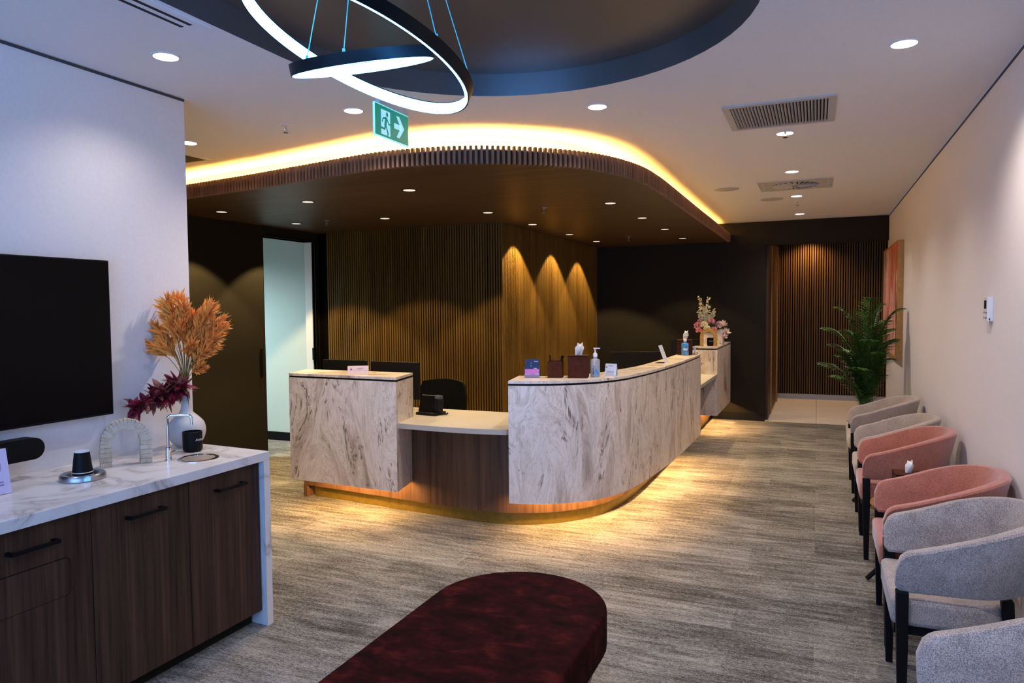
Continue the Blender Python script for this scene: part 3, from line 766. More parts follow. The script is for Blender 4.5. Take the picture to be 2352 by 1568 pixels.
# arch of stone blocks
def arch(name, label, cat, loc, rotz, R_out, thick, leg, depth, m, nseg, tilt=0):
    t = thing(name, label, cat, loc, rotz)
    mid = R_out - thick / 2
    nl = max(4, int(leg / (PI * R_out / nseg) * 0.9))
    mb = MB()
    def blk(c, ang, ln, wi, dp):
        m_ = Matrix.Translation(c) @ Matrix.Rotation(ang, 4, 'Y')
        j = lambda s_: random.uniform(-s_, s_)
        mb.box(-wi / 2 + j(.002), -dp / 2, -ln / 2 * 0.95, wi / 2 + j(.0025), dp / 2 + j(.002), ln / 2 * 0.95, m_)
    for sx in (-1, 1):
        for k in range(nl): blk(Vector((sx * mid, 0, leg * (k + 0.5) / nl)), 0, leg / nl, thick, depth)
    for k in range(nseg):
        a = PI * (k + 0.5) / nseg
        blk(Vector((mid * math.cos(a), 0, leg + mid * math.sin(a))), -a + 0.0, PI * (R_out) / nseg * 0.90, thick, depth)
    # mortar core
    core = []
    for k in range(25): a = PI * k / 24; core.append((mid + thick * 0.42, a))
    o = mb.build('blocks', m, t, bevel=0.0016)
    mb = MB()
    ro, ri = mid + thick * 0.40, mid - thick * 0.40
    P_ = [(ro, 0)] + [(ro * math.cos(PI * k / 20), leg + ro * math.sin(PI * k / 20)) for k in range(21)] + [(-ro, 0), (-ri, 0)] + [(-ri * math.cos(PI * k / 20), leg + ri * math.sin(PI * k / 20)) for k in range(21)] + [(ri, 0)]
    v0 = [mb.bm.verts.new((p[0], -depth * 0.4, p[1])) for p in P_]; v1 = [mb.bm.verts.new((p[0], depth * 0.4, p[1])) for p in P_]
    for i in range(len(P_)): j = (i + 1) % len(P_); mb.bm.faces.new((v0[i], v0[j], v1[j], v1[i]))
    for k in range(22):
        a_, b_ = k, len(P_) - 1 - k
    f0 = mb.bm.faces.new(v0); f1 = mb.bm.faces.new(v1[::-1]); bmesh.ops.triangulate(mb.bm, faces=[f0, f1])
    mb.build('core', m, t)
    return t
arch('arch_ornament', 'small pale stone-block arch ornament on the marble worktop', 'ornament', (-2.875, 2.262, CT), math.radians(58), 0.103, 0.046, 0.105, 0.045, M['arch'], 19)
# tap and drain
t = thing('water_tap', 'slim chrome gooseneck tap on the marble worktop', 'tap', (-2.765, 2.395, CT))
MB().lathe([(0, 0), (0.016, 0), (0.016, 0.004), (0.0135, 0.006), (0.0135, 0.06), (0.008, 0.063), (0, 0.063)], seg=24).build('base', M['chrome'], t, smooth='auto')
dv = Vector((0.85, 0.45, 0)).normalized()
pth = [Vector((0, 0, 0.06)), Vector((0, 0, 0.16))] + [Vector((0, 0, 0.19)) + dv * (0.02 * (1 - math.cos(a))) + Vector((0, 0, 0.02 * math.sin(a))) - Vector((0, 0, 0.0)) for a in [PI / 2 * k / 5 for k in range(1, 6)]]
pth += [dv * 0.09 + Vector((0, 0, 0.21))] + [dv * (0.09 + 0.018 * math.sin(a)) + Vector((0, 0, 0.21 - 0.018 * (1 - math.cos(a)))) for a in [PI / 2 * k / 5 for k in range(1, 6)]] + [dv * 0.108 + Vector((0, 0, 0.165))]
MB().tube(pth, 0.0065, 12).build('spout', M['chrome'], t, smooth='auto')
MB().tube([Vector((0, 0, 0.03)), Vector((-0.01, 0.045, 0.035))], 0.006, 10).build('lever', M['chrome'], t, smooth='auto')
t = thing('drain_tray', 'round chrome-rimmed drain tray set in the marble worktop', 'drain', (-2.665, 2.475, CT))
MB().lathe([(0.072, 0), (0.092, 0), (0.092, 0.003), (0.085, 0.006), (0.074, 0.004)], seg=48, ring=True).build('rim', M['chrome'], t, smooth='auto')
MB().lathe([(0, 0.0005), (0.074, 0.0005), (0.074, 0.003), (0, 0.003)], seg=48).build('plate', M['woodlid'], t, smooth='auto')
# black candle with script
def candle(loc, rotz, label, body):
    t = thing('black_candle', label, 'candle', loc, rotz)
    R_ = 0.046
    MB().lathe([(0, 0), (R_ - 0.008, 0), (R_ - 0.001, 0.010), (R_, 0.02), (R_, 0.098), (R_ - 0.004, 0.099), (R_ - 0.005, 0.085), (0, 0.084)], seg=40).build('jar', M['black'], t, smooth='auto')
    text_mesh('lettering', body, 0.017, M['white'], t, Matrix.Translation((0, 0, 0.060)), 0.0001, bend=R_ + 0.0002, shear=0.45)
    return t
candle((-2.835, 2.60, CT), math.radians(98), 'black candle jar with white script beside the tap and drain', 'Refinery')
# vase
t = thing('bulb_vase', 'white ceramic bulb vase with narrow neck on the marble worktop', 'vase', (-2.965, 2.685, CT))
vp = [(p.x, p.y) for p in catmull([(0.045, 0.0), (0.075, 0.028), (0.091, 0.075), (0.084, 0.12), (0.058, 0.152), (0.034, 0.175), (0.025, 0.20), (0.0215, 0.26), (0.021, 0.325)], 6)]
MB().lathe([(0, 0)] + vp + [(0.017, 0.326), (0.016, 0.31), (0, 0.30)], seg=48).build('body', M['ceramic'], t, smooth='auto')
# dried orange plumes
VX, VY, VZ = -2.965, 2.685, CT + 0.315
t = thing('dried_plumes', 'bunch of fluffy orange dried plumes standing in the white vase', 'dried flowers', (VX, VY, VZ))
tips = [(-0.10, 0.01, 0.40), (-0.07, -0.02, 0.43), (-0.03, 0.02, 0.44), (0.01, -0.02, 0.40), (0.04, 0.02, 0.36), (0.12, 0.02, 0.40), (0.15, -0.01, 0.38), (0.18, 0.02, 0.33), (0.205, 0.0, 0.29), (0.18, -0.02, 0.24), (-0.15, 0.01, 0.29), (-0.19, -0.01, 0.21), (-0.13, 0.02, 0.25), (-0.05, -0.03, 0.30), (0.13, -0.04, 0.17), (0.09, 0.01, 0.31), (0.0, -0.03, 0.30), (0.09, -0.03, 0.09), (-0.09, -0.03, 0.20), (0.03, 0.03, 0.27), (0.06, -0.04, 0.20), (-0.09, 0.02, 0.34), (0.14, 0.02, 0.28), (0.16, -0.03, 0.20)]
mbs = MB()
for i, tp in enumerate(tips):
    # image right is roughly world (.92,.39)
    tip = Vector((tp[0] * 0.9 - tp[1] * 0.4, tp[0] * 0.42 + tp[1], tp[2]))
    L = tip.length; ctrl = Vector((tip.x * 0.25, tip.y * 0.25, tip.z * 0.75))
    cur = [Vector((0, 0, -0.10)).lerp(Vector((0, 0, 0)), 1)] if False else []
    P_ = [Vector((tip.x * 0.02, tip.y * 0.02, -0.05))]
    for k in range(1, 9):
        u = k / 8; P_.append((1 - u) ** 2 * Vector((0, 0, 0)) + 2 * u * (1 - u) * ctrl + u * u * tip)
    mbs.tube(P_, 0.0018, 5)
    mb = MB(); nb = 62
    for k in range(nb):
        u = 0.58 + 0.38 * (k / nb)
        c = (1 - u) ** 2 * Vector((0, 0, 0)) + 2 * u * (1 - u) * ctrl + u * u * tip
        tg = (2 * (1 - u) * ctrl + 2 * u * (tip - ctrl)).normalized()
        rnd = Vector((random.uniform(-1, 1), random.uniform(-1, 1), random.uniform(-1, 1)))
        d = (tg * 1.15 + rnd * 0.75).normalized()
        mb.blade(c, d, rnd.cross(d), random.uniform(0.05, 0.08), random.uniform(0.0045, 0.0075), random.uniform(-.2, .3), 3, 0.5)
        mb.blade(c, d, d.cross(rnd.cross(d)), random.uniform(0.045, 0.075), random.uniform(0.0045, 0.0075), random.uniform(-.2, .3), 3, 0.5)
    mb.build('plume', M['pampas'], t)
for k in range(10):
    a = random.uniform(0, 2 * PI); mbs.tube([Vector((0, 0, -0.05)), Vector((0.03 * math.cos(a), 0.03 * math.sin(a), 0.12)), Vector((0.10 * math.cos(a), 0.09 * math.sin(a), 0.26))], 0.0012, 5)
mbs.build('stems', M['stemy'], t)
# burgundy branch
t = thing('burgundy_branch', 'branch of burgundy leaves trailing left from the white vase', 'foliage', (VX, VY, VZ))
mb = MB(); bpath = [Vector((0.0, -0.0, -0.03)), Vector((0.0, -0.03, 0.005)), Vector((-0.01, -0.07, -0.02)), Vector((-0.03, -0.14, -0.04)), Vector((-0.05, -0.21, -0.075)), Vector((-0.06, -0.28, -0.09))]
bp = catmull([tuple(p) for p in bpath], 6); mb.tube(bp, 0.0022, 6); mb.build('stem', M['stemy'], t)
for w_, (mm, cnt) in enumerate(((M['burg'], 130), (M['burg2'], 54))):
    for g in range(3):
        mb = MB()
        for k in range(cnt // 3):
            u = random.uniform(0.10, 1.0); c = bp[int(u * (len(bp) - 1))]
            d = Vector((random.uniform(-0.6, 1.0), random.uniform(-1, 0.6), random.uniform(-0.9, 1.0))).normalized()
            mb.blade(c, d, Vector((random.uniform(-.5, .5), random.uniform(-.5, .5), 1)), random.uniform(0.055, 0.10) * (1.15 - 0.3 * u), random.uniform(0.012, 0.018), random.uniform(0, 0.5), 4, 0.35)
        mb.build('leaf_cluster', mm, t)
# lilac tent card
t = thing('lilac_sign', 'lilac tent card with circle emblem at the near end of worktop', 'sign', (-2.845, 1.665, CT))
yv = Vector((0.16, 1, 0)).normalized(); nx = Vector((1, -0.16, 0)).normalized(); upv = (Vector((0, 0, 1)) * 0.95 - nx * 0.22).normalized()
nn = yv.cross(upv).normalized()
F_ = frame_mtx((0, 0, 0.003), yv, upv, nn)
MB().box(-0.072, 0, -0.002, 0.072, 0.172, 0.0, F_).build('front_leaf', M['lilac'], t)
F2 = frame_mtx(Vector((0, 0, 0)) - nx * 0.085, yv, (Vector((0, 0, 1)) * 0.95 + nx * 0.24).normalized(), -nx)
MB().box(-0.072, 0, -0.001, 0.072, 0.17, 0.001, F2).build('rear_leaf', M['lilac'], t)
mb = MB(); 
for k in range(48):
    a0, a1 = 2 * PI * k / 48, 2 * PI * (k + 1) / 48
    mb.quad(*[F_ @ Vector((0.0 + r * math.cos(a), 0.107 + r * math.sin(a), 0.0006)) for r, a in ((0.046, a0), (0.0472, a0), (0.0472, a1), (0.046, a1))])
mb.build('circle_mark', M['purple'], t)
mb = MB()
for k in range(3):
    a = PI / 2 + 2 * PI * k / 3; c = Vector((0.013 * math.cos(a), 0.104 + 0.013 * math.sin(a)))
    mb.bm.faces.new([mb.bm.verts.new(F_ @ Vector((c.x + 0.011 * math.cos(q) * (1.0 + .15 * math.cos(2 * (q - a))), c.y + 0.011 * math.sin(q), 0.0008))) for q in [2 * PI * j / 20 for j in range(20)]])
mb.build('emblem', M['purple'], t)
text_mesh('print_line', 'CARE FOR WOMEN', 0.0085, M['purple'], t, F_ @ Matrix.Translation((0.012, 0.045, 0.0004)), 0.0002)
text_mesh('print_line', "WOMEN'S CARE", 0.0085, M['purple'], t, F_ @ Matrix.Translation((0.018, 0.034, 0.0004)), 0.0002)

# ------------------------------------------------------------------ things on the reception desk
# brochure holder
def brochure():
    t = thing('leaflet_holder', 'clear holder with navy leaflets over pink ones on the desk', 'leaflet holder', (-1.815, 4.60, ZT), math.radians(16))
    MB().box(-0.052, -0.03, 0, 0.052, 0.045, 0.004).box(-0.053, -0.03, 0, -0.051, 0.045, 0.075).box(0.051, -0.03, 0, 0.053, 0.045, 0.075).box(-0.052, -0.031, 0, 0.052, -0.029, 0.03).build('tray', M['acrylic'], t)
    MB().box(-0.048, -0.027, 0.005, 0.048, -0.018, 0.060).build('pink_leaflets', M['magenta'], t)
    nv = MB().box(-0.048, 0.004, 0.030, 0.048, 0.014, 0.128).box(-0.048, -0.008, 0.030, 0.048, -0.002, 0.086).build('navy_leaflets', M['navy'], t)
    MB().box(0.012, 0.0035, 0.110, 0.04, 0.0039, 0.114).box(-0.012, 0.0035, 0.098, -0.006, 0.0039, 0.101).box(-0.012, -0.0085, 0.080, -0.006, -0.0081, 0.083).box(0.010, -0.0085, 0.063, 0.032, -0.0081, 0.067).build('print', M['white'], nv)
brochure()
t = thing('pen_holder', 'square brown leather pen holder between leaflets and tissue box', 'pen holder', (-1.665, 4.66, ZT), math.radians(10))
MB().box(-0.05, -0.045, 0, 0.05, -0.041, 0.115).box(-0.05, 0.041, 0, 0.05, 0.045, 0.115).box(-0.05, -0.041, 0, -0.046, 0.041, 0.115).box(0.046, -0.041, 0, 0.05, 0.041, 0.115).box(-0.046, -0.041, 0, 0.046, 0.041, 0.01).build('box', M['leather'], t)
for k, (dx, dy, lx, ly, h) in enumerate(((-0.03, 0.0, -0.02, 0.0, 0.145), (0.02, 0.01, 0.03, 0.01, 0.14), (0.03, -0.01, 0.045, 0.0, 0.142))):
    pn = thing('pen', ('black pen leaning left in the brown holder', 'black pen in the brown holder, middle one', 'black pen leaning furthest right in the brown holder')[k], 'pen', (-1.665 + dx, 4.66 + dy, ZT + 0.0105), 0, 'pens in the brown holder')
    MB().tube([(0, 0, 0), (lx * 0.6, ly * 0.6, h - 0.012)], 0.0045, 8).build('barrel', M['black'], pn)
    MB().tube([(lx * 0.6, ly * 0.6, h - 0.012), (lx * 0.66, ly * 0.66, h)], 0.0052, 8).build('cap', M['gloss'], pn)
def tissue_tuft(mb, c, h, w_, lean=(0, 0)):
    seg = 16
    base = [(w_ * 0.55 * math.cos(2 * PI * k / seg), 0.012 * math.sin(2 * PI * k / seg), 0) for k in range(seg)]
    rings = [[mb.bm.verts.new(Vector(c) + Vector(b)) for b in base]]
    for j in range(1, 6):
        u = j / 5; ring = []
        for k in range(seg):
            a = 2 * PI * k / seg; spread = (0.55 + 0.35 * u) if u < 0.75 else 0.45
            x = w_ * spread * math.cos(a) + lean[0] * u; y = (0.012 + 0.03 * u * (1 - 0.4 * u)) * math.sin(a) * (1 + 0.5 * math.sin(3 * a)) + lean[1] * u
            z = h * u * (1 + 0.10 * math.sin(2 * a + 1.0) + 0.05 * math.sin(5 * a))
            ring.append(mb.bm.verts.new(Vector(c) + Vector((x, y, z))))
        rings.append(ring)
    for a_, b_ in zip(rings, rings[1:]):
        for k in range(seg): mb.bm.faces.new((a_[k], a_[(k + 1) % seg], b_[(k + 1) % seg], b_[k]))
    mb.bm.faces.new(rings[-1])
def tissue_box(loc, rotz, w_, d_, h, label, th=0.075, tw=0.05, m='leather', lean=(0.01, 0)):
    t = thing('tissue_box', label, 'tissue box', loc, rotz)
    MB().box(-w_ / 2, -d_ / 2, 0, w_ / 2, d_ / 2, h - 0.006).build('cover', M[m], t, bevel=0.002)
    MB().box(-w_ / 2 - 0.002, -d_ / 2 - 0.002, h - 0.006, w_ / 2 + 0.002, d_ / 2 + 0.002, h).build('lid', M['leather' if m == 'leather' else m], t, bevel=0.001)
    mb = MB(); tissue_tuft(mb, (0, 0, h), th, tw, lean); mb.build('tissue', M['tissue'], t, smooth=True)
    return t
tissue_box((-1.515, 4.71, ZT), math.radians(12), 0.135, 0.13, 0.155, 'tall brown tissue box beside the clear sanitiser pump', 0.078, 0.042, lean=(0.012, 0))
def sanitiser(loc, label, m, r=0.033, h=0.115, lab2=True):
    t = thing('sanitiser_bottle', label, 'pump bottle', loc, math.radians(15))
    MB().lathe([(0, 0), (r * 0.9, 0), (r, 0.006), (r, h), (r * 0.9, h + 0.008), (0.013, h + 0.014), (0.012, h + 0.024), (0, h + 0.024)], seg=32).build('bottle', m, t, smooth='auto')
    MB().lathe([(0, h + 0.024), (0.0155, h + 0.024), (0.0155, h + 0.045), (0.008, h + 0.054), (0.0055, h + 0.054), (0.0055, h + 0.082), (0, h + 0.082)], seg=20).box(-0.012, -0.006, h + 0.080, 0.034, 0.006, h + 0.088).build('pump', M['white'], t, smooth='auto')
    if lab2:
        lb = MB()
        for a0, a1, z0, z1 in ((-2.05, -1.85, 0.02, 0.045), (-2.08, -1.84, 0.055, 0.062), (-1.9, -1.75, 0.068, 0.08)):
            for k in range(4):
                b0, b1 = a0 + (a1 - a0) * k / 4, a0 + (a1 - a0) * (k + 1) / 4
                lb.quad(*[((r + 0.0004) * math.cos(a), (r + 0.0004) * math.sin(a), z) for a, z in ((b0, z0), (b1, z0), (b1, z1), (b0, z1))])
        lb.build('label_print', M['ink'], t)
        lb = MB()
        for k in range(6):
            b0, b1 = -1.5 + 0.12 * k, -1.38 + 0.12 * k
            lb.quad(*[((r + 0.0004) * math.cos(a), (r + 0.0004) * math.sin(a), z) for a, z in ((b0, 0.015), (b1, 0.015), (b1, 0.06 - 0.006 * k), (b0, 0.066 - 0.006 * k))])
        lb.build('label_wave', M['bluegel'], t)
    else:
        lb = MB()
        for k in range(8):
            b0, b1 = -2.1 + 0.15 * k, -1.95 + 0.15 * k
            lb.quad(*[((r + 0.0004) * math.cos(a), (r + 0.0004) * math.sin(a), z) for a, z in ((b0, 0.05), (b1, 0.05), (b1, 0.072), (b0, 0.072))])
        lb.build('label_band', M['card'], t)
    return t
sanitiser((-1.415, 4.775, ZT), 'clear hand sanitiser pump bottle between tissue box and tent card', M['gel'])
t = thing('tent_card', 'folded pale blue card with clinic emblem right of the clear bottle', 'sign', (-1.335, 4.90, ZT), math.radians(-6))
up1 = Vector((0, 0.26, 1)).normalized()
F_ = frame_mtx((0, -0.022, 0.001), (1, 0, 0), up1, Vector((1, 0, 0)).cross(up1))
MB().box(-0.042, 0, -0.001, 0.042, 0.086, 0.0, F_).build('front_leaf', M['card'], t)
up2 = Vector((0, -0.26, 1)).normalized(); F2 = frame_mtx((0, 0.024, 0.001), (1, 0, 0), up2, Vector((1, 0, 0)).cross(up2))
MB().box(-0.042, 0, 0.0, 0.042, 0.086, 0.001, F2).build('rear_leaf', M['card'], t)
def emblem(F_, cx_, cy_, r, m, t):
    mb = MB()
    for k in range(3):
        a = PI / 2 + 2 * PI * k / 3; c = (cx_ + r * math.cos(a), cy_ + r * math.sin(a))
        mb.bm.faces.new([mb.bm.verts.new(F_ @ Vector((c[0] + 0.9 * r * math.cos(q), c[1] + 0.7 * r * math.sin(q), 0.0005))) for q in [2 * PI * j / 16 for j in range(16)]])
    mb.build('emblem', m, t)
emblem(F_, -0.031, 0.062, 0.004, M['ink'], t)
text_mesh('print_line', 'Feedback', 0.014, M['ink'], t, F_ @ Matrix.Translation((0, 0.028, 0.0003)), 0.0002)
MB().box(-0.018, 0.068, 0.0002, 0.014, 0.073, 0.0006, F_).box(-0.03, 0.011, 0.0002, 0.02, 0.014, 0.0006, F_).build('print_bar', M['inklight'], t)
# name plate on the left block
t = thing('name_plate', 'pale pink tent card with dark emblem on the left desk block', 'sign', (-3.165, 4.46, ZT), math.radians(30))
up1 = Vector((0, 0.25, 1)).normalized(); F_ = frame_mtx((0, -0.018, 0.001), (1, 0, 0), up1, Vector((1, 0, 0)).cross(up1))
MB().box(-0.077, 0, -0.001, 0.077, 0.062, 0.0, F_).build('front_leaf', M['pinkcard'], t)
up2 = Vector((0, -0.25, 1)).normalized(); F2 = frame_mtx((0, 0.014, 0.001), (1, 0, 0), up2, Vector((1, 0, 0)).cross(up2))
MB().box(-0.077, 0, 0.0, 0.077, 0.062, 0.001, F2).build('rear_leaf', M['pinkcard'], t)
emblem(F_, -0.051, 0.036, 0.0052, M['purple'], t)
MB().box(-0.008, 0.040, 0.0002, 0.038, 0.0455, 0.0006, F_).box(0.003, 0.033, 0.0002, 0.027, 0.036, 0.0006, F_).box(-0.03, 0.024, 0.0002, 0.074, 0.0255, 0.0006, F_).build('print_bar', M['inklight'], t)
# leaning acrylic menu
t = thing('acrylic_sign', 'leaning clear acrylic sign standing on the straight desk top', 'sign', (-1.20, 6.16, ZT), math.radians(86))
up1 = Vector((0, 0.38, 1)).normalized(); F_ = frame_mtx((0, -0.01, 0.001), (1, 0, 0), up1, Vector((1, 0, 0)).cross(up1))
MB().box(-0.055, 0, 0, 0.055, 0.16, 0.003, F_).build('panel', M['card'], t)
MB().box(-0.055, -0.01, 0, 0.055, 0.075, 0.003).build('foot', M['acrylic'], t)
emblem(F_, 0.0, 0.09, 0.012, M['ink'], t)
# back group on desk end
tissue_box((-1.225, 7.30, ZT), math.radians(0), 0.135, 0.12, 0.15, 'brown tissue box behind the blue sanitiser bottle at desk end', 0.085, 0.035, lean=(0.015, 0))
sanitiser((-1.205, 7.19, ZT), 'blue hand sanitiser pump bottle near the far desk end', M['bluegel'], 0.036, 0.112, False)
t = thing('card_holder', 'small clear card holder beside the far brown tissue box', 'card holder', (-1.125, 7.33, ZT))
MB().box(-0.018, -0.03, 0, 0.018, 0.03, 0.02).build('base', M['acrylic'], t)
MB().box(-0.012, -0.028, 0.005, 0.0, 0.028, 0.085).build('cards', M['card'], t)
# tail items
arch('raffia_arch', 'golden ribbed arch ornament on the far desk block', 'ornament', (-1.215, 8.93, ZT), math.radians(12), 0.102, 0.042, 0.115, 0.06, M['raffia'], 24)
candle((-1.20, 9.02, ZT), math.radians(8), 'black candle jar with white script framed by the golden arch', 'Refinery')
FL = thing('flower_arrangement', 'pink, cream and white flowers in a square stone planter on desk', 'flowers', (-1.17, 9.40, ZT))
MB().box(-0.16, -0.085, 0, 0.075, 0.085, 0.19).build('planter', M['stonetop'], FL, bevel=0.002)
def petals(mb, c, R_, n, size, wd=0.5, up=None):
    for k in range(n):
        z = 1 - 1.6 * (k + 0.5) / n; a = k * 2.39996; rr = math.sqrt(max(0, 1 - z * z)); d = Vector((rr * math.cos(a), rr * math.sin(a), z))
        mb.blade(Vector(c) + d * R_ * 0.55, (d + Vector((random.uniform(-.5, .5), random.uniform(-.5, .5), random.uniform(-.2, .5)))).normalized(), d, size, size * wd, 0.3, 3, 0.2)
for (c, R_) in (((-0.235, -0.06, 0.235), 0.055), ((-0.07, -0.05, 0.285), 0.05), ((-0.20, -0.02, 0.30), 0.035), ((0.02, 0.02, 0.25), 0.045), ((-0.215, -0.10, 0.18), 0.035), ((-0.03, -0.09, 0.19), 0.035)):
    mb = MB(); petals(mb, c, R_, 60, 0.03, 0.42); mb.build('pink_blossom', M['petalpink'], FL)
for (c, R_) in (((-0.15, -0.11, 0.255), 0.034), ((-0.115, -0.12, 0.20), 0.036)):
    mb = MB(); petals(mb, c, R_, 36, 0.034, 0.5); mb.build('rose', M['petalcream'], FL)
for (c, R_, n) in (((0.065, -0.02, 0.24), 0.03, 26), ((0.105, -0.03, 0.15), 0.03, 26), ((0.085, -0.04, 0.09), 0.02, 12)):
    mb = MB(); petals(mb, c, R_, n, 0.06, 0.2); mb.build('lotus', M['petalpale'], FL)
for (p0, p1) in (((-0.14, -0.03, 0.2), (-0.22, -0.03, 0.61)), ((-0.13, -0.02, 0.2), (-0.105, -0.02, 0.60)), ((-0.15, -0.02, 0.25), (-0.235, -0.02, 0.42)), ((-0.12, -0.02, 0.25), (-0.025, -0.02, 0.44)), ((-0.14, 0.0, 0.2), (-0.15, 0.0, 0.48))):
    mb = MB(); a_, b_ = Vector(p0), Vector(p1)
    for k in range(34):
        u = 0.2 + 0.8 * k / 33; c = a_.lerp(b_, u); s_ = 0.046 * (1.15 - 0.8 * u)
        d = Vector((random.uniform(-1, 1), random.uniform(-1, .3), random.uniform(-.3, .8))).normalized()
        for j in range(4):
            d2 = (d + Vector((random.uniform(-.7, .7), random.uniform(-.7, .7), random.uniform(-.7, .7)))).normalized(); mb.blade(c + d * 0.012, d2, d, s_, s_ * 0.4, 0.2, 2)
    mb.tube([a_, b_], 0.002, 5); mb.build('orchid_spray', M['petalcream'], FL)
mb = MB()
for k in range(26):
    d = Vector((random.uniform(-1, 1), random.uniform(-1, .2), random.uniform(-.2, .9))).normalized(); mb.blade((-0.07 + random.uniform(-.08, .08), -0.02, 0.19), d, (0, 0, 1), 0.11, 0.022, 0.3, 3)
mb.build('leaves', M['frond'], FL)

# telephone, monitors, chair
t = thing('desk_phone', 'black desk telephone on the cream low worktop', 'telephone', (-2.735, 4.80, 0.738), math.radians(-8))
MB().prism([(-0.10, -0.07), (0.085, -0.07), (0.085, 0.075), (-0.10, 0.075)], 0.0, 0.022).build('base', M['black'], t, bevel=0.004)
mx = Matrix.Translation((-0.02, 0.0, 0.075)) @ Matrix.Rotation(math.radians(-22), 4, 'X')
MB().box(-0.085, -0.012, -0.06, 0.06, 0.012, 0.075, mx).build('display_housing', M['gloss'], t, bevel=0.004)
MB().box(-0.075, -0.016, 0.068, 0.05, -0.012, 0.073, mx).build('silver_edge', M['steel'], t)
MB().box(0.04, -0.03, 0.02, 0.088, 0.03, 0.125, Matrix.Rotation(math.radians(-8), 4, 'X')).build('handset', M['black'], t, bevel=0.008)
MB().box(0.042, -0.035, 0.12, 0.086, 0.02, 0.152, Matrix.Rotation(math.radians(-8), 4, 'X')).build('earpiece', M['darkgrey'], t, bevel=0.008)
MB().tube([(0.085, 0.0, 0.012), (0.11, -0.01, 0.01), (0.14, 0.01, 0.012), (0.155, 0.0, 0.02)], 0.006, 8).build('cord', M['black'], t)
def monitor(loc, rotz, w_, h, zb, label):
    t = thing('monitor', label, 'monitor', loc, rotz)
    MB().box(-w_ / 2, -0.012, zb, w_ / 2, 0.012, zb + h).build('panel', M['black'], t, bevel=0.003)
    MB().box(-0.03, 0.0, 0.01, 0.03, 0.03, zb + h * 0.5).build('neck', M['black'], t)
    MB().box(-0.11, -0.08, 0.0, 0.11, 0.09, 0.012).build('foot', M['black'], t, bevel=0.003)
monitor((-3.63, 4.93, 0.738), 0, 0.44, 0.30, 0.095, 'black monitor back behind left desk block, nearer the doorway')
monitor((-3.14, 4.93, 0.738), 0, 0.455, 0.30, 0.09, 'black monitor back behind left desk block, nearer the gap')
monitor((-1.66, 7.0, 0.75), math.radians(25), 0.50, 0.29, 0.07, 'dim monitor seen above the curved desk top against charcoal wall')
monitor((-1.50, 9.0, 0.75), math.radians(10), 0.36, 0.30, 0.10, 'black monitor half hidden behind the golden arch')
t = thing('office_chair', 'black office chair back behind the low worktop', 'office chair', (-3.17, 5.62, 0))
bk = []
for k in range(13): u = -1 + 2 * k / 12; bk.append((0.24 * u, 0.05 * u * u))
mb = MB()
rows = []
for (z, s_) in ((0.50, 0.85), (0.60, 0.97), (0.75, 1.0), (0.86, 0.95), (0.905, 0.85)):
    rows.append([(x * s_, -y * 1.0 + 0.20, z - 0.022 * (x / 0.24) ** 2 * (1 if z > 0.85 else 0)) for x, y in bk])
for off_ in (0.0, 0.035):
    vs = [[mb.bm.verts.new((x, y + off_, z)) for x, y, z in r] for r in rows]
    for a_, b_ in zip(vs, vs[1:]):
        for k in range(12): mb.bm.faces.new((a_[k], a_[k + 1], b_[k + 1], b_[k]))
    if off_ == 0: V0 = vs
    else: V1 = vs
for rr_ in (0, -1):
    for k in range(12): mb.bm.faces.new((V0[rr_][k], V0[rr_][k + 1], V1[rr_][k + 1], V1[rr_][k]))
for cc in (0, 12):
    for r in range(4): mb.bm.faces.new((V0[r][cc], V0[r + 1][cc], V1[r + 1][cc], V1[r][cc]))
mb.build('backrest', M['black'], t, smooth='auto')
MB().box(-0.23, -0.24, 0.44, 0.23, 0.20, 0.50).build('seat', M['black'], t, bevel=0.02)
MB().box(-0.03, 0.18, 0.40, 0.03, 0.215, 0.65).build('back_post', M['black'], t)
MB().lathe([(0.028, 0.09), (0.028, 0.44)], seg=16).build('gas_lift', M['black'], t)
for k in range(5):
    a = 2 * PI * k / 5; MB().box(0, -0.02, 0.06, 0.28, 0.02, 0.09, Matrix.Rotation(a, 4, 'Z')).box(0.25, -0.02, 0.0, 0.30, 0.02, 0.06, Matrix.Rotation(a, 4, 'Z')).build('foot', M['black'], t)

# ------------------------------------------------------------------ pendant of two rings
def ring_thing(center, n, r, hgt, label):
    t = thing('ring_pendant', label, 'pendant lamp', center, 0, 'interlocking ring pendants')
    n = n.normalized(); u = n.cross(Vector((0, 1, 0))).normalized(); v = n.cross(u)
    F_ = frame_mtx((0, 0, 0), u, v, n); th = 0.013
    def band(prof, name, m):
        mb = MB(); seg = 128; rings = []
        for k in range(seg):
            a = 2 * PI * k / seg; rings.append([mb.bm.verts.new(F_ @ Vector((rr * math.cos(a), rr * math.sin(a), z))) for rr, z in prof])
        q = len(prof)
        for k in range(seg):
            A_, B_ = rings[k], rings[(k + 1) % seg]
            for j in range(q): mb.bm.faces.new((A_[j], A_[(j + 1) % q], B_[(j + 1) % q], B_[j]))
        mb.build(name, m, t, smooth='auto')
    h = hgt / 2
    band([(r, -h), (r, h), (r - th, h), (r - th, h - 0.003), (r - 0.004, h - 0.003), (r - 0.004, -h)], 'housing', M['black'])
    band([(r - 0.0045, -h - 0.0005), (r - 0.0045, h - 0.0035), (r - th, h - 0.0035), (r - th, -h - 0.0005)], 'diffuser', M['ring'])
    return t, F_
RD2 = 2.12
c1 = Vector((-1.244, 1.791, 2.321)); p3, p4 = 3.783, 1.967
n1 = Vector((math.cos(p3) * math.cos(p4), math.sin(p3) * math.cos(p4), math.sin(p4)))
t1, F1 = ring_thing(c1, n1, 0.352, 0.036, 'large tilted black ring pendant with glowing inside edge')
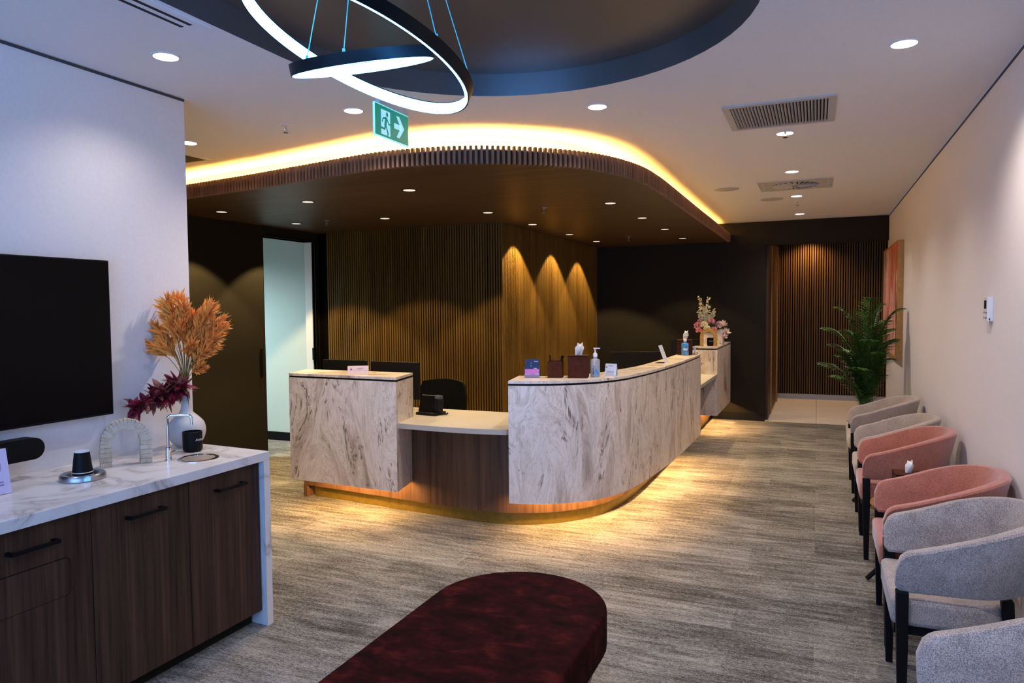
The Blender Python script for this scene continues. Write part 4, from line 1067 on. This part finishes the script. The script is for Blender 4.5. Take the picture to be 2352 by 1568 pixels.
c2 = Vector((0, 0, 1.55)) + Vector((-1.119, 1.623, 0.658)) * (RD2 / 1.9)
dvw = (c2 - Vector((0, 0, 1.55))).normalized()
ca = math.radians(7.4); ax = (_r * math.cos(ca) - _d * math.sin(ca)); ax = (ax - dvw * ax.dot(dvw)).normalized()
n2 = ax.cross(dvw); n2 = n2 if n2.z > 0 else -n2
n2 = (n2 * math.cos(math.radians(5.5)) - dvw * math.sin(math.radians(-5.5))).normalized() if False else (n2 * math.cos(math.radians(4.5)) + dvw * math.sin(math.radians(4.5)) * 1.0).normalized()
t2, F2r = ring_thing(c2, n2, 0.212, 0.032, 'small black ring pendant crossing inside the large glowing ring')
def wires(t, c, F_, r, angs, tops):
    for a, tp in zip(angs, tops):
        p = F_ @ Vector((r * math.cos(a), r * math.sin(a), 0.016))
        MB().tube([p, Vector(tp) - c], 0.0013, 6).lathe([(0, -0.004), (0.004, -0.004), (0.004, 0.008), (0, 0.008)], c=tuple(p), seg=8).build('suspension_wire', M['wireglow'], t)
def ang_near(c, F_, r, px):
    best = None
    for k in range(360):
        a = 2 * PI * k / 360; P_ = c + F_ @ Vector((r * math.cos(a), r * math.sin(a), 0)) - Vector((0, 0, 1.55))
        x = 1176 + 1640 * P_.dot(_r) / P_.dot(_f); y = 784 + 1640 * P_.dot(_d) / P_.dot(_f); dd = (x - px[0]) ** 2 + (y - px[1]) ** 2
        if best is None or dd < best[0]: best = (dd, a)
    return best[1]
CAN = Vector((-1.20, 1.55, RZ))
wires(t1, c1, F1, 0.347, [ang_near(c1, F1, 0.347, (995, 98)), ang_near(c1, F1, 0.347, (1078, 196)), ang_near(c1, F1, 0.347, (600, -20))], [(-1.18, 1.95, RZ), (-1.16, 2.0, RZ), (-1.5, 1.85, RZ)])
wires(t2, c2, F2r, 0.206, [ang_near(c2, F2r, 0.206, (708, 152)), ang_near(c2, F2r, 0.206, (792, 128))], [(-1.245, 1.72, RZ), (-1.26, 1.82, RZ)])

# ------------------------------------------------------------------ exit sign
t = thing('exit_sign', 'green running-man exit sign hanging from the ceiling', 'exit sign', (-2.08, 3.27, 2.525))
MB().box(-0.004, -0.162, -0.08, 0.004, 0.162, 0.08).build('panel', M['signgreen'], t)
MB().box(-0.0045, -0.166, -0.085, 0.0045, -0.160, 0.080).box(-0.0045, -0.166, -0.085, 0.0045, 0.162, -0.079).box(-0.0045, -0.162, 0.078, 0.0045, 0.162, 0.081).build('lit_edge', M['signedge'], t)
SX = 0.0046
def flat(pts, name, m, x=SX):
    mb = MB(); f = mb.bm.faces.new([mb.bm.verts.new((x, p[0], p[1])) for p in pts]); bmesh.ops.triangulate(mb.bm, faces=[f])
    r_ = bmesh.ops.extrude_face_region(mb.bm, geom=mb.bm.faces[:]); 
    for v in r_['geom']:
        if isinstance(v, bmesh.types.BMVert): v.co.x += 0.0004
    mb.build(name, m, t)
flat([(-0.105, -0.068), (-0.020, -0.068), (-0.020, 0.058), (-0.105, 0.058)], 'door_symbol', M['signwhite'])
mb = MB()
for P_ in ([(0.018, 0.014), (0.018, -0.014), (0.086, -0.014), (0.086, 0.014)], [(0.040, 0.056), (0.082, 0.0), (0.118, 0.0), (0.070, 0.056)], [(0.040, -0.056), (0.070, -0.056), (0.118, 0.0), (0.082, 0.0)]):
    mb.bm.faces.new([mb.bm.verts.new((SX + 0.0004, p[0], p[1])) for p in P_])
mb.build('arrow', M['signwhite'], t)
mb = MB()
def limb(a, b, w_):
    a, b = Vector((0, *a)), Vector((0, *b)); d = (b - a).normalized(); s_ = Vector((0, -d.z, d.y)) * w_
    a = a - d * w_ * 0.5; b = b + d * w_ * 0.5
    mb.quad(*[(SX + 0.0008, q.y, q.z) for q in (a - s_, b - s_, b + s_, a + s_)])
mb.bm.faces.new([mb.bm.verts.new((SX + 0.0009, -0.050 + 0.0105 * math.cos(q), 0.040 + 0.0125 * math.sin(q))) for q in [2 * PI * k / 20 for k in range(20)]])
limb((-0.058, 0.020), (-0.067, -0.018), 0.010); limb((-0.060, 0.022), (-0.088, 0.014), 0.0045); limb((-0.088, 0.014), (-0.095, -0.004), 0.0045)
limb((-0.052, 0.018), (-0.035, -0.006), 0.0045); limb((-0.035, -0.006), (-0.018, -0.007), 0.0045)
limb((-0.067, -0.018), (-0.074, -0.038), 0.006); limb((-0.074, -0.038), (-0.106, -0.036), 0.0055)
limb((-0.062, -0.018), (-0.042, -0.058), 0.006); limb((-0.042, -0.058), (-0.046, -0.066), 0.005)
mb.build('running_figure', M['signgreen'], t)
MB().box(-0.012, -0.13, 0.081, 0.012, 0.15, 0.100).box(-0.004, -0.12, 0.10, 0.004, -0.115, 0.154).box(-0.004, 0.13, 0.10, 0.004, 0.135, 0.154).build('hanger', M['white'], t)
MB().box(-0.03, -0.17, 0.149, 0.03, 0.22, 0.154).build('ceiling_plate', M['grille'], t)

# ------------------------------------------------------------------ ceiling fittings
t = thing('return_air_grille', 'square slatted air grille in the ceiling, pale frame', 'air vent', (-0.213, 4.53, ZC))
hw, hd = 0.298, 0.29
MB().box(-hw, -hd, -0.010, hw, -hd + 0.04, 0).box(-hw, hd - 0.04, -0.010, hw, hd, 0).box(-hw, -hd + 0.04, -0.010, -hw + 0.04, hd - 0.04, 0).box(hw - 0.04, -hd + 0.04, -0.010, hw, hd - 0.04, 0).build('frame', M['grille'], t)
MB().box(-hw + 0.04, -hd + 0.04, -0.0012, hw - 0.04, hd - 0.04, -0.0002).build('backing', M['void'], t)
mb = MB()
for k in range(29):
    x = -hw + 0.052 + k * (2 * hw - 0.104) / 28
    mb.box(-0.0012, -hd + 0.04, -0.0075, 0.0012, hd - 0.04, 0.0075, Matrix.Translation((x, 0, -0.0085)) @ Matrix.Rotation(math.radians(35), 4, 'Y'))
mb.build('blades', M['grille'], t)
t = thing('swirl_diffuser', 'square swirl air diffuser between two ceiling downlights', 'air vent', (-0.20, 7.21, ZC))
hw, hd = 0.32, 0.285
MB().box(-hw, -hd, -0.008, hw, hd, 0).build('plate', M['grille'], t, bevel=0.002)
MB().box(hw - 0.045, -hd + 0.03, -0.0095, hw - 0.04, hd - 0.03, -0.008).box(-hw + 0.04, -hd + 0.03, -0.0095, -hw + 0.045, hd - 0.03, -0.008).build('edge_line', M['white'], t)
mb = MB()
for k in range(24):
    a = 2 * PI * k / 24
    mb.box(0.03, -0.005, -0.011, 0.20, 0.005, -0.0085, Matrix.Rotation(a, 4, 'Z') @ Matrix.Translation((0, 0.02, 0)))
mb.build('swirl_slots', M['void'], t)
mb = MB()
for k in range(24):
    a = 2 * PI * (k + 0.5) / 24
    mb.box(0.03, -0.010, -0.004, 0.20, 0.010, 0.0, Matrix.Translation((0, 0, -0.011)) @ Matrix.Rotation(a, 4, 'Z') @ Matrix.Translation((0, 0.02, 0)) @ Matrix.Rotation(0.35, 4, 'X'))
mb.build('swirl_vanes', M['grille'], t)
t = thing('linear_diffuser', 'long two-slot air diffuser beside the oval recess', 'air vent', (-2.295, 1.45, ZC))
MB().box(-0.062, -0.75, -0.006, 0.062, 0.75, 0).build('frame', M['ceil'], t)
for x in (-0.027, 0.018): MB().box(x - 0.009, -0.74, -0.0066, x + 0.009, 0.69, -0.0055).build('slot', M['void'], t)
t = thing('corner_vent', 'small ceiling vent peeking past the white wall corner', 'air vent', (-4.30, 3.96, ZC))
MB().box(-0.2, -0.12, -0.006, 0.13, 0.12, 0).build('frame', M['grille'], t); MB().box(-0.17, -0.09, -0.0068, 0.10, 0.09, -0.0055).build('core', M['void'], t)
for x, y, z, lab, mt in ((-2.994, 3.519, ZC, 'chrome sprinkler left of the green exit sign', 'chrome'), (-0.201, 4.975, ZC, 'chrome sprinkler in front of the downlight behind square grille', 'chrome'), (-0.207, 8.373, ZC, 'chrome sprinkler between the two farthest ceiling downlights', 'chrome'),
                     (-4.461, 5.806, 2.43, 'dark sprinkler under canopy near the open doorway', 'steel'), (-2.216, 5.918, 2.43, 'dark sprinkler under the middle of the canopy', 'steel'), (-2.178, 8.833, 2.43, 'dark sprinkler under canopy near the charcoal wall', 'steel')):
    t = thing('sprinkler', lab, 'sprinkler', (x, y, z), 0, 'fire sprinklers')
    MB().lathe([(0, 0), (0.034, 0), (0.034, -0.003), (0.012, -0.006), (0, -0.006)], seg=24).build('escutcheon', M['white'] if mt == 'chrome' else M[mt], t, smooth='auto')
    MB().tube([(0, 0, -0.005), (0, 0, -0.022)], 0.006, 8).tube([(0.006, 0, -0.02), (0.014, 0, -0.033), (0, 0, -0.046)], 0.002, 6).tube([(-0.006, 0, -0.02), (-0.014, 0, -0.033), (0, 0, -0.046)], 0.002, 6).build('frame', M[mt], t)
    MB().lathe([(0, -0.046), (0.016, -0.046), (0.016, -0.0475), (0, -0.0475)], seg=16).build('deflector', M[mt], t)
for x, y, lab in ((-0.814, 7.195, 'round ceiling speaker beside the cove glow, nearer one'), (-0.453, 8.079, 'round ceiling speaker farther back, beside the downlight row')):
    t = thing('ceiling_speaker', lab, 'speaker', (x, y, ZC), 0, 'ceiling speakers')
    MB().lathe([(0, 0), (0.115, 0), (0.115, -0.004), (0.10, -0.007), (0, -0.007)], seg=40).build('grille', M['grille'], t, smooth='auto')

# ------------------------------------------------------------------ bench
t = thing('bench', 'burgundy velvet bench with rounded end in the foreground', 'bench', (-1.022, 1.3, 0))
def stad(hw, yf, yb, n=24):
    out = [(hw * math.cos(PI * k / n), yf + hw * math.sin(PI * k / n)) for k in range(n + 1)]
    out += [(hw * math.cos(PI + PI * k / n), yb + hw * math.sin(PI + PI * k / n)) for k in range(n + 1)]
    return out
MB().prism(stad(0.335, 1.11, -0.6), 0.30, 0.45).build('cushion', M['velvet'], t, bevel=0.014, bseg=4, smooth='auto')
mb = MB(); P0, P1 = stad(0.31, 1.11, -0.6), stad(0.225, 1.10, -0.6)
v1 = [mb.bm.verts.new((p[0], p[1], 0.30)) for p in P0]; v0 = [mb.bm.verts.new((p[0], p[1], 0.0)) for p in P1]
for i in range(len(P0)): j = (i + 1) % len(P0); mb.bm.faces.new((v0[i], v0[j], v1[j], v1[i]))
mb.bm.faces.new(v0); mb.bm.faces.new(v1); mb.build('plinth', M['benchwood'], t, smooth='auto')

# ------------------------------------------------------------------ armchairs
def armchair(name, label, m, mseat, loc, group):
    t = thing(name, label, 'armchair', loc, 0, group)
    W_, D_, th, fl = 0.258, 0.465, 0.048, 0.045
    # plan path: front near arm -> back -> front far arm
    path = []
    rb = 0.23
    path.append((0.0, -W_)); 
    for k in range(1, 7): path.append((k * (D_ - rb) / 6, -W_))
    for k in range(1, 11): a = -PI / 2 + PI / 2 * k / 10; path.append((D_ - rb + rb * math.cos(a), -W_ + rb + rb * math.sin(a)))
    path.append((D_, 0.0))
    full = path + [(x, -y) for x, y in path[:-1][::-1]]
    P_ = resample([Vector((x, y, 0)) for x, y in full], n=84)
    Q_ = offset(P_, th)
    bm = bmesh.new(); rows = []
    L = [0]
    for a_, b_ in zip(P_, P_[1:]): L.append(L[-1] + (b_ - a_).length)
    T = L[-1]
    for i, (p, q) in enumerate(zip(P_, Q_)):
        s_ = min(L[i], T - L[i]); u = max(0, min(1, p.x / D_)); u2 = u * u * (3 - 2 * u)
        zt = 0.645 + 0.142 * (0.55 * u + 0.45 * u2); zb = 0.493 + 0.012 * u
        r = 0.055
        if s_ < r: zt -= r - math.sqrt(max(0, r * r - (r - s_) ** 2))
        if s_ < 0.02: zb += 0.02 - math.sqrt(max(0, 0.0004 - (0.02 - s_) ** 2))
        out = (p - q).normalized() * (0.026 + (fl - 0.01) * u * u); mid = (p + q) / 2
        endf = 1.0 if s_ > 0.012 else 0.75 + 0.25 * s_ / 0.012
        po, qi = mid + (p - mid) * endf, mid + (q - mid) * endf
        e = 0.012
        prof = [(po, zb + e), (po + out * 0.5, (zt + zb) / 2), (po + out, zt - e), (po + (qi - po) * 0.12 + out, zt - e * 0.3), (mid + out, zt), (qi + (po - qi) * 0.12 + out, zt - e * 0.3), (qi + out, zt - e), (qi + out * 0.5, (zt + zb) / 2), (qi, zb + e), (qi + (po - qi) * 0.15, zb), (po + (qi - po) * 0.15, zb)]
        rows.append([bm.verts.new((v.x, v.y, z)) for v, z in prof])
    n = len(rows[0])
    for a_, b_ in zip(rows, rows[1:]):
        for k in range(n): bm.faces.new((a_[k], a_[(k + 1) % n], b_[(k + 1) % n], b_[k]))
    bm.faces.new(rows[0]); bm.faces.new(rows[-1][::-1])
    mb = MB(); mb.bm.free(); mb.bm = bm; mb.build('shell', m, t, smooth='auto')
    # seat cushion
    P2 = [(-0.012, -0.215), (0.0, -0.238), (0.26, -0.236), (0.355, -0.18), (0.40, -0.07), (0.40, 0.07), (0.355, 0.18), (0.26, 0.236), (0.0, 0.238), (-0.012, 0.215)]
    MB().prism(P2, 0.36, 0.465).build('seat', mseat, t, bevel=0.02, bseg=3, smooth='auto')
    P3 = [(0.0, -0.22), (0.30, -0.215), (0.38, -0.16), (0.41, -0.05), (0.41, 0.05), (0.38, 0.16), (0.30, 0.215), (0.0, 0.22)]
    MB().prism(P3, 0.325, 0.3605).build('seat_frame', M['leg'], t)
    for sy in (-1, 1):
        mb = MB(); y = sy * 0.252
        rows = []
        for z, hw in ((0.0, 0.013), (0.30, 0.019), (0.50, 0.021)):
            xs = 0.022 + (0.5 - z) * 0.01
            rows.append([mb.bm.verts.new((xs + a * hw, y + b * hw, z)) for a, b in ((-1, -1), (1, -1), (1, 1), (-1, 1))])
        for a_, b_ in zip(rows, rows[1:]):
            for k in range(4): mb.bm.faces.new((a_[k], a_[(k + 1) % 4], b_[(k + 1) % 4], b_[k]))
        mb.bm.faces.new(rows[0]); mb.bm.faces.new(rows[-1]); mb.build('leg', M['leg'], t, bevel=0.003)
        mb = MB(); rows = []
        for z, hw in ((0.0, 0.012), (0.33, 0.018), (0.49, 0.019)):
            xs = 0.36 + (0.5 - z) * 0.06; yy = sy * (0.185 + (0.5 - z) * 0.01)
            rows.append([mb.bm.verts.new((xs + a * hw, yy + b * hw, z)) for a, b in ((-1, -1), (1, -1), (1, 1), (-1, 1))])
        for a_, b_ in zip(rows, rows[1:]):
            for k in range(4): mb.bm.faces.new((a_[k], a_[(k + 1) % 4], b_[(k + 1) % 4], b_[k]))
        mb.bm.faces.new(rows[0]); mb.bm.faces.new(rows[-1]); mb.build('leg', M['leg'], t, bevel=0.003)
    return t
G3 = 'barrel armchairs along the right wall'
ch_b = armchair('armchair', 'beige barrel armchair farthest away, beside the potted palm', M['beige'], M['beige'], (0.262, 6.725, 0), G3)
dup(ch_b, (0.262, 5.635, 0), None, 'beige barrel armchair touching the pink one, tissue behind it')
ch_p = armchair('armchair', 'pink barrel armchair on the far side of the wooden side table', M['pink'], M['pink'], (0.262, 5.045, 0), G3)
dup(ch_p, (0.282, 3.835, 0), None, 'pink barrel armchair touching the pale grey one, nearer the camera')
ch_g = armchair('armchair', 'pale grey barrel armchair directly in front of a pink one', M['greyf'], M['greyf'], (0.275, 3.19, 0), G3)
dup(ch_g, (0.262, 1.955, 0), None, 'pale grey barrel armchair cut off at the bottom right corner')
# side tables
def side_table(loc, label):
    t = thing('side_table', label, 'side table', loc, 0, 'round side tables between armchairs')
    MB().lathe([(0, 0.428), (0.20, 0.428), (0.222, 0.438), (0.222, 0.448), (0.218, 0.452), (0, 0.452)], seg=48).build('table_top', M['tablewood'], t, smooth='auto')
    MB().lathe([(0.022, 0.20), (0.022, 0.428)], seg=16).build('post', M['leg'], t, smooth='auto')
    for k in range(3):
        a = math.radians(185 + 120 * k); d = Vector((math.cos(a), math.sin(a), 0))
        MB().tube([Vector((0, 0, 0.26)) + d * 0.015, Vector((0, 0, 0.012)) + d * 0.235], 0.017, 8, 0.75).build('leg', M['leg'], t, smooth='auto')
    return t
st = side_table((0.505, 4.44, 0), 'round wooden side table between the two pink armchairs')
dup(st, (0.505, 6.18, 0), None, 'round wooden side table between the two beige armchairs')
tissue_box((0.475, 4.49, 0.452), math.radians(4), 0.14, 0.14, 0.165, 'brown tissue box on the table between pink armchairs', 0.062, 0.028)
tissue_box((0.475, 6.16, 0.452), math.radians(4), 0.14, 0.14, 0.15, 'brown tissue box on the table between beige armchairs', 0.062, 0.028)

# ------------------------------------------------------------------ palm
t = thing('potted_palm', 'tall green palm in a pale pot beyond the last armchair', 'potted plant', (0.46, 7.95, 0))
MB().lathe([(0, 0), (0.13, 0), (0.17, 0.05), (0.185, 0.36), (0.175, 0.38), (0.165, 0.36), (0, 0.345)], seg=36).build('pot', M['pot'], t, smooth='auto')
tipsP = [(-0.28, 0.0, 1.54, .9), (-0.40, 0.02, 1.33, .8), (-0.43, 0.0, 0.97, .7), (0.03, 0.05, 1.62, 1), (0.12, -0.05, 1.56, 1), (0.31, 0.02, 1.52, .9), (0.25, -0.08, 1.22, .8), (-0.14, -0.1, 1.28, .8), (-0.27, -0.1, 1.06, .7), (-0.05, 0.15, 1.45, .9), (0.18, 0.18, 1.40, .9), (-0.2, 0.22, 1.30, .8), (0.08, -0.22, 1.10, .7), (0.22, 0.1, 1.02, .6), (-0.10, -0.26, 0.95, .6), (-0.32, -0.18, 0.86, .5), (0.05, -0.15, 1.35, .8), (0.0, 0.0, 1.2, .8), (-0.33, 0.08, 1.16, .8), (-0.05, -0.08, 1.5, .8), (0.2, -0.12, 1.32, .8), (-0.16, 0.0, 0.9, .6), (0.12, 0.05, 0.85, .6), (0.25, 0.15, 1.2, .8), (-0.22, -0.2, 1.12, .8), (0.0, -0.24, 1.22, .8)]
for i, (dx, dy, z, st_) in enumerate(tipsP):
    mb = MB(); base = Vector((random.uniform(-.05, .05), random.uniform(-.05, .05), 0.34)); tip = Vector((dx, dy, z))
    ctrl = Vector((dx * 0.22, dy * 0.22, z * 0.98 + 0.03)); P_ = []
    for k in range(25):
        u = k / 24; P_.append((1 - u) ** 2 * base + 2 * u * (1 - u) * ctrl + u * u * tip)
    mb.tube(P_, 0.004, 5, 0.35)
    for k in range(5, 25):
        u = k / 24; tg = (P_[min(k + 1, 24)] - P_[k - 1]).normalized()
        side = tg.cross(Vector((0, 0, 1))); side = side.normalized() if side.length > 0.05 else Vector((1, 0, 0))
        Ln = 0.15 * math.sin(PI * min(0.97, 0.15 + 0.80 * (u - 0.2) / 0.8)) + 0.03
        for h in (0, 0.5):
            c = P_[k].lerp(P_[k - 1], h)
            for s_ in (-1, 1):
                d = (tg * 0.75 + side * s_ * 0.8 + Vector((0, 0, random.uniform(-.12, .1)))).normalized()
                mb.blade(c, d, Vector((0, 0, 1)), Ln * random.uniform(.85, 1.1), 0.0085, 0.35, 3, 0.4)
    mb.build('frond', M['frond'], t)

# ------------------------------------------------------------------ right wall things
t = thing('painting', 'tall abstract pink and red canvas in a gold frame', 'painting', (XR, 9.28, 1.61))
MB().box(-0.058, -0.87, -0.615, 0, -0.855, 0.615).box(-0.058, 0.855, -0.615, 0, 0.87, 0.615).box(-0.058, -0.855, 0.60, 0, 0.855, 0.615).box(-0.058, -0.855, -0.615, 0, 0.855, -0.60).build('frame', M['frame'], t)
MB().box(-0.052, -0.855, -0.60, -0.006, 0.855, 0.60).build('canvas', M['art'], t)
t = thing('thermostat', 'white wall controller with dark display on the right wall', 'thermostat', (XR, 4.335, 1.525))
MB().box(-0.026, -0.045, -0.062, 0, 0.045, 0.062).build('body', M['white'], t, bevel=0.002)
MB().box(-0.0268, -0.026, 0.002, -0.0255, 0.026, 0.045).build('display', M['black'], t)
mb = MB()
for yy in (-0.028, 0.0, 0.028):
    for zz in (-0.018, -0.045): mb.box(-0.0268, yy - 0.006, zz - 0.004, -0.0255, yy + 0.006, zz + 0.004)
mb.build('buttons', M['darkgrey'], t)
MB().box(-0.018, -0.0458, -0.057, -0.012, -0.0448, -0.046).build('side_mark', M['darkgrey'], t)
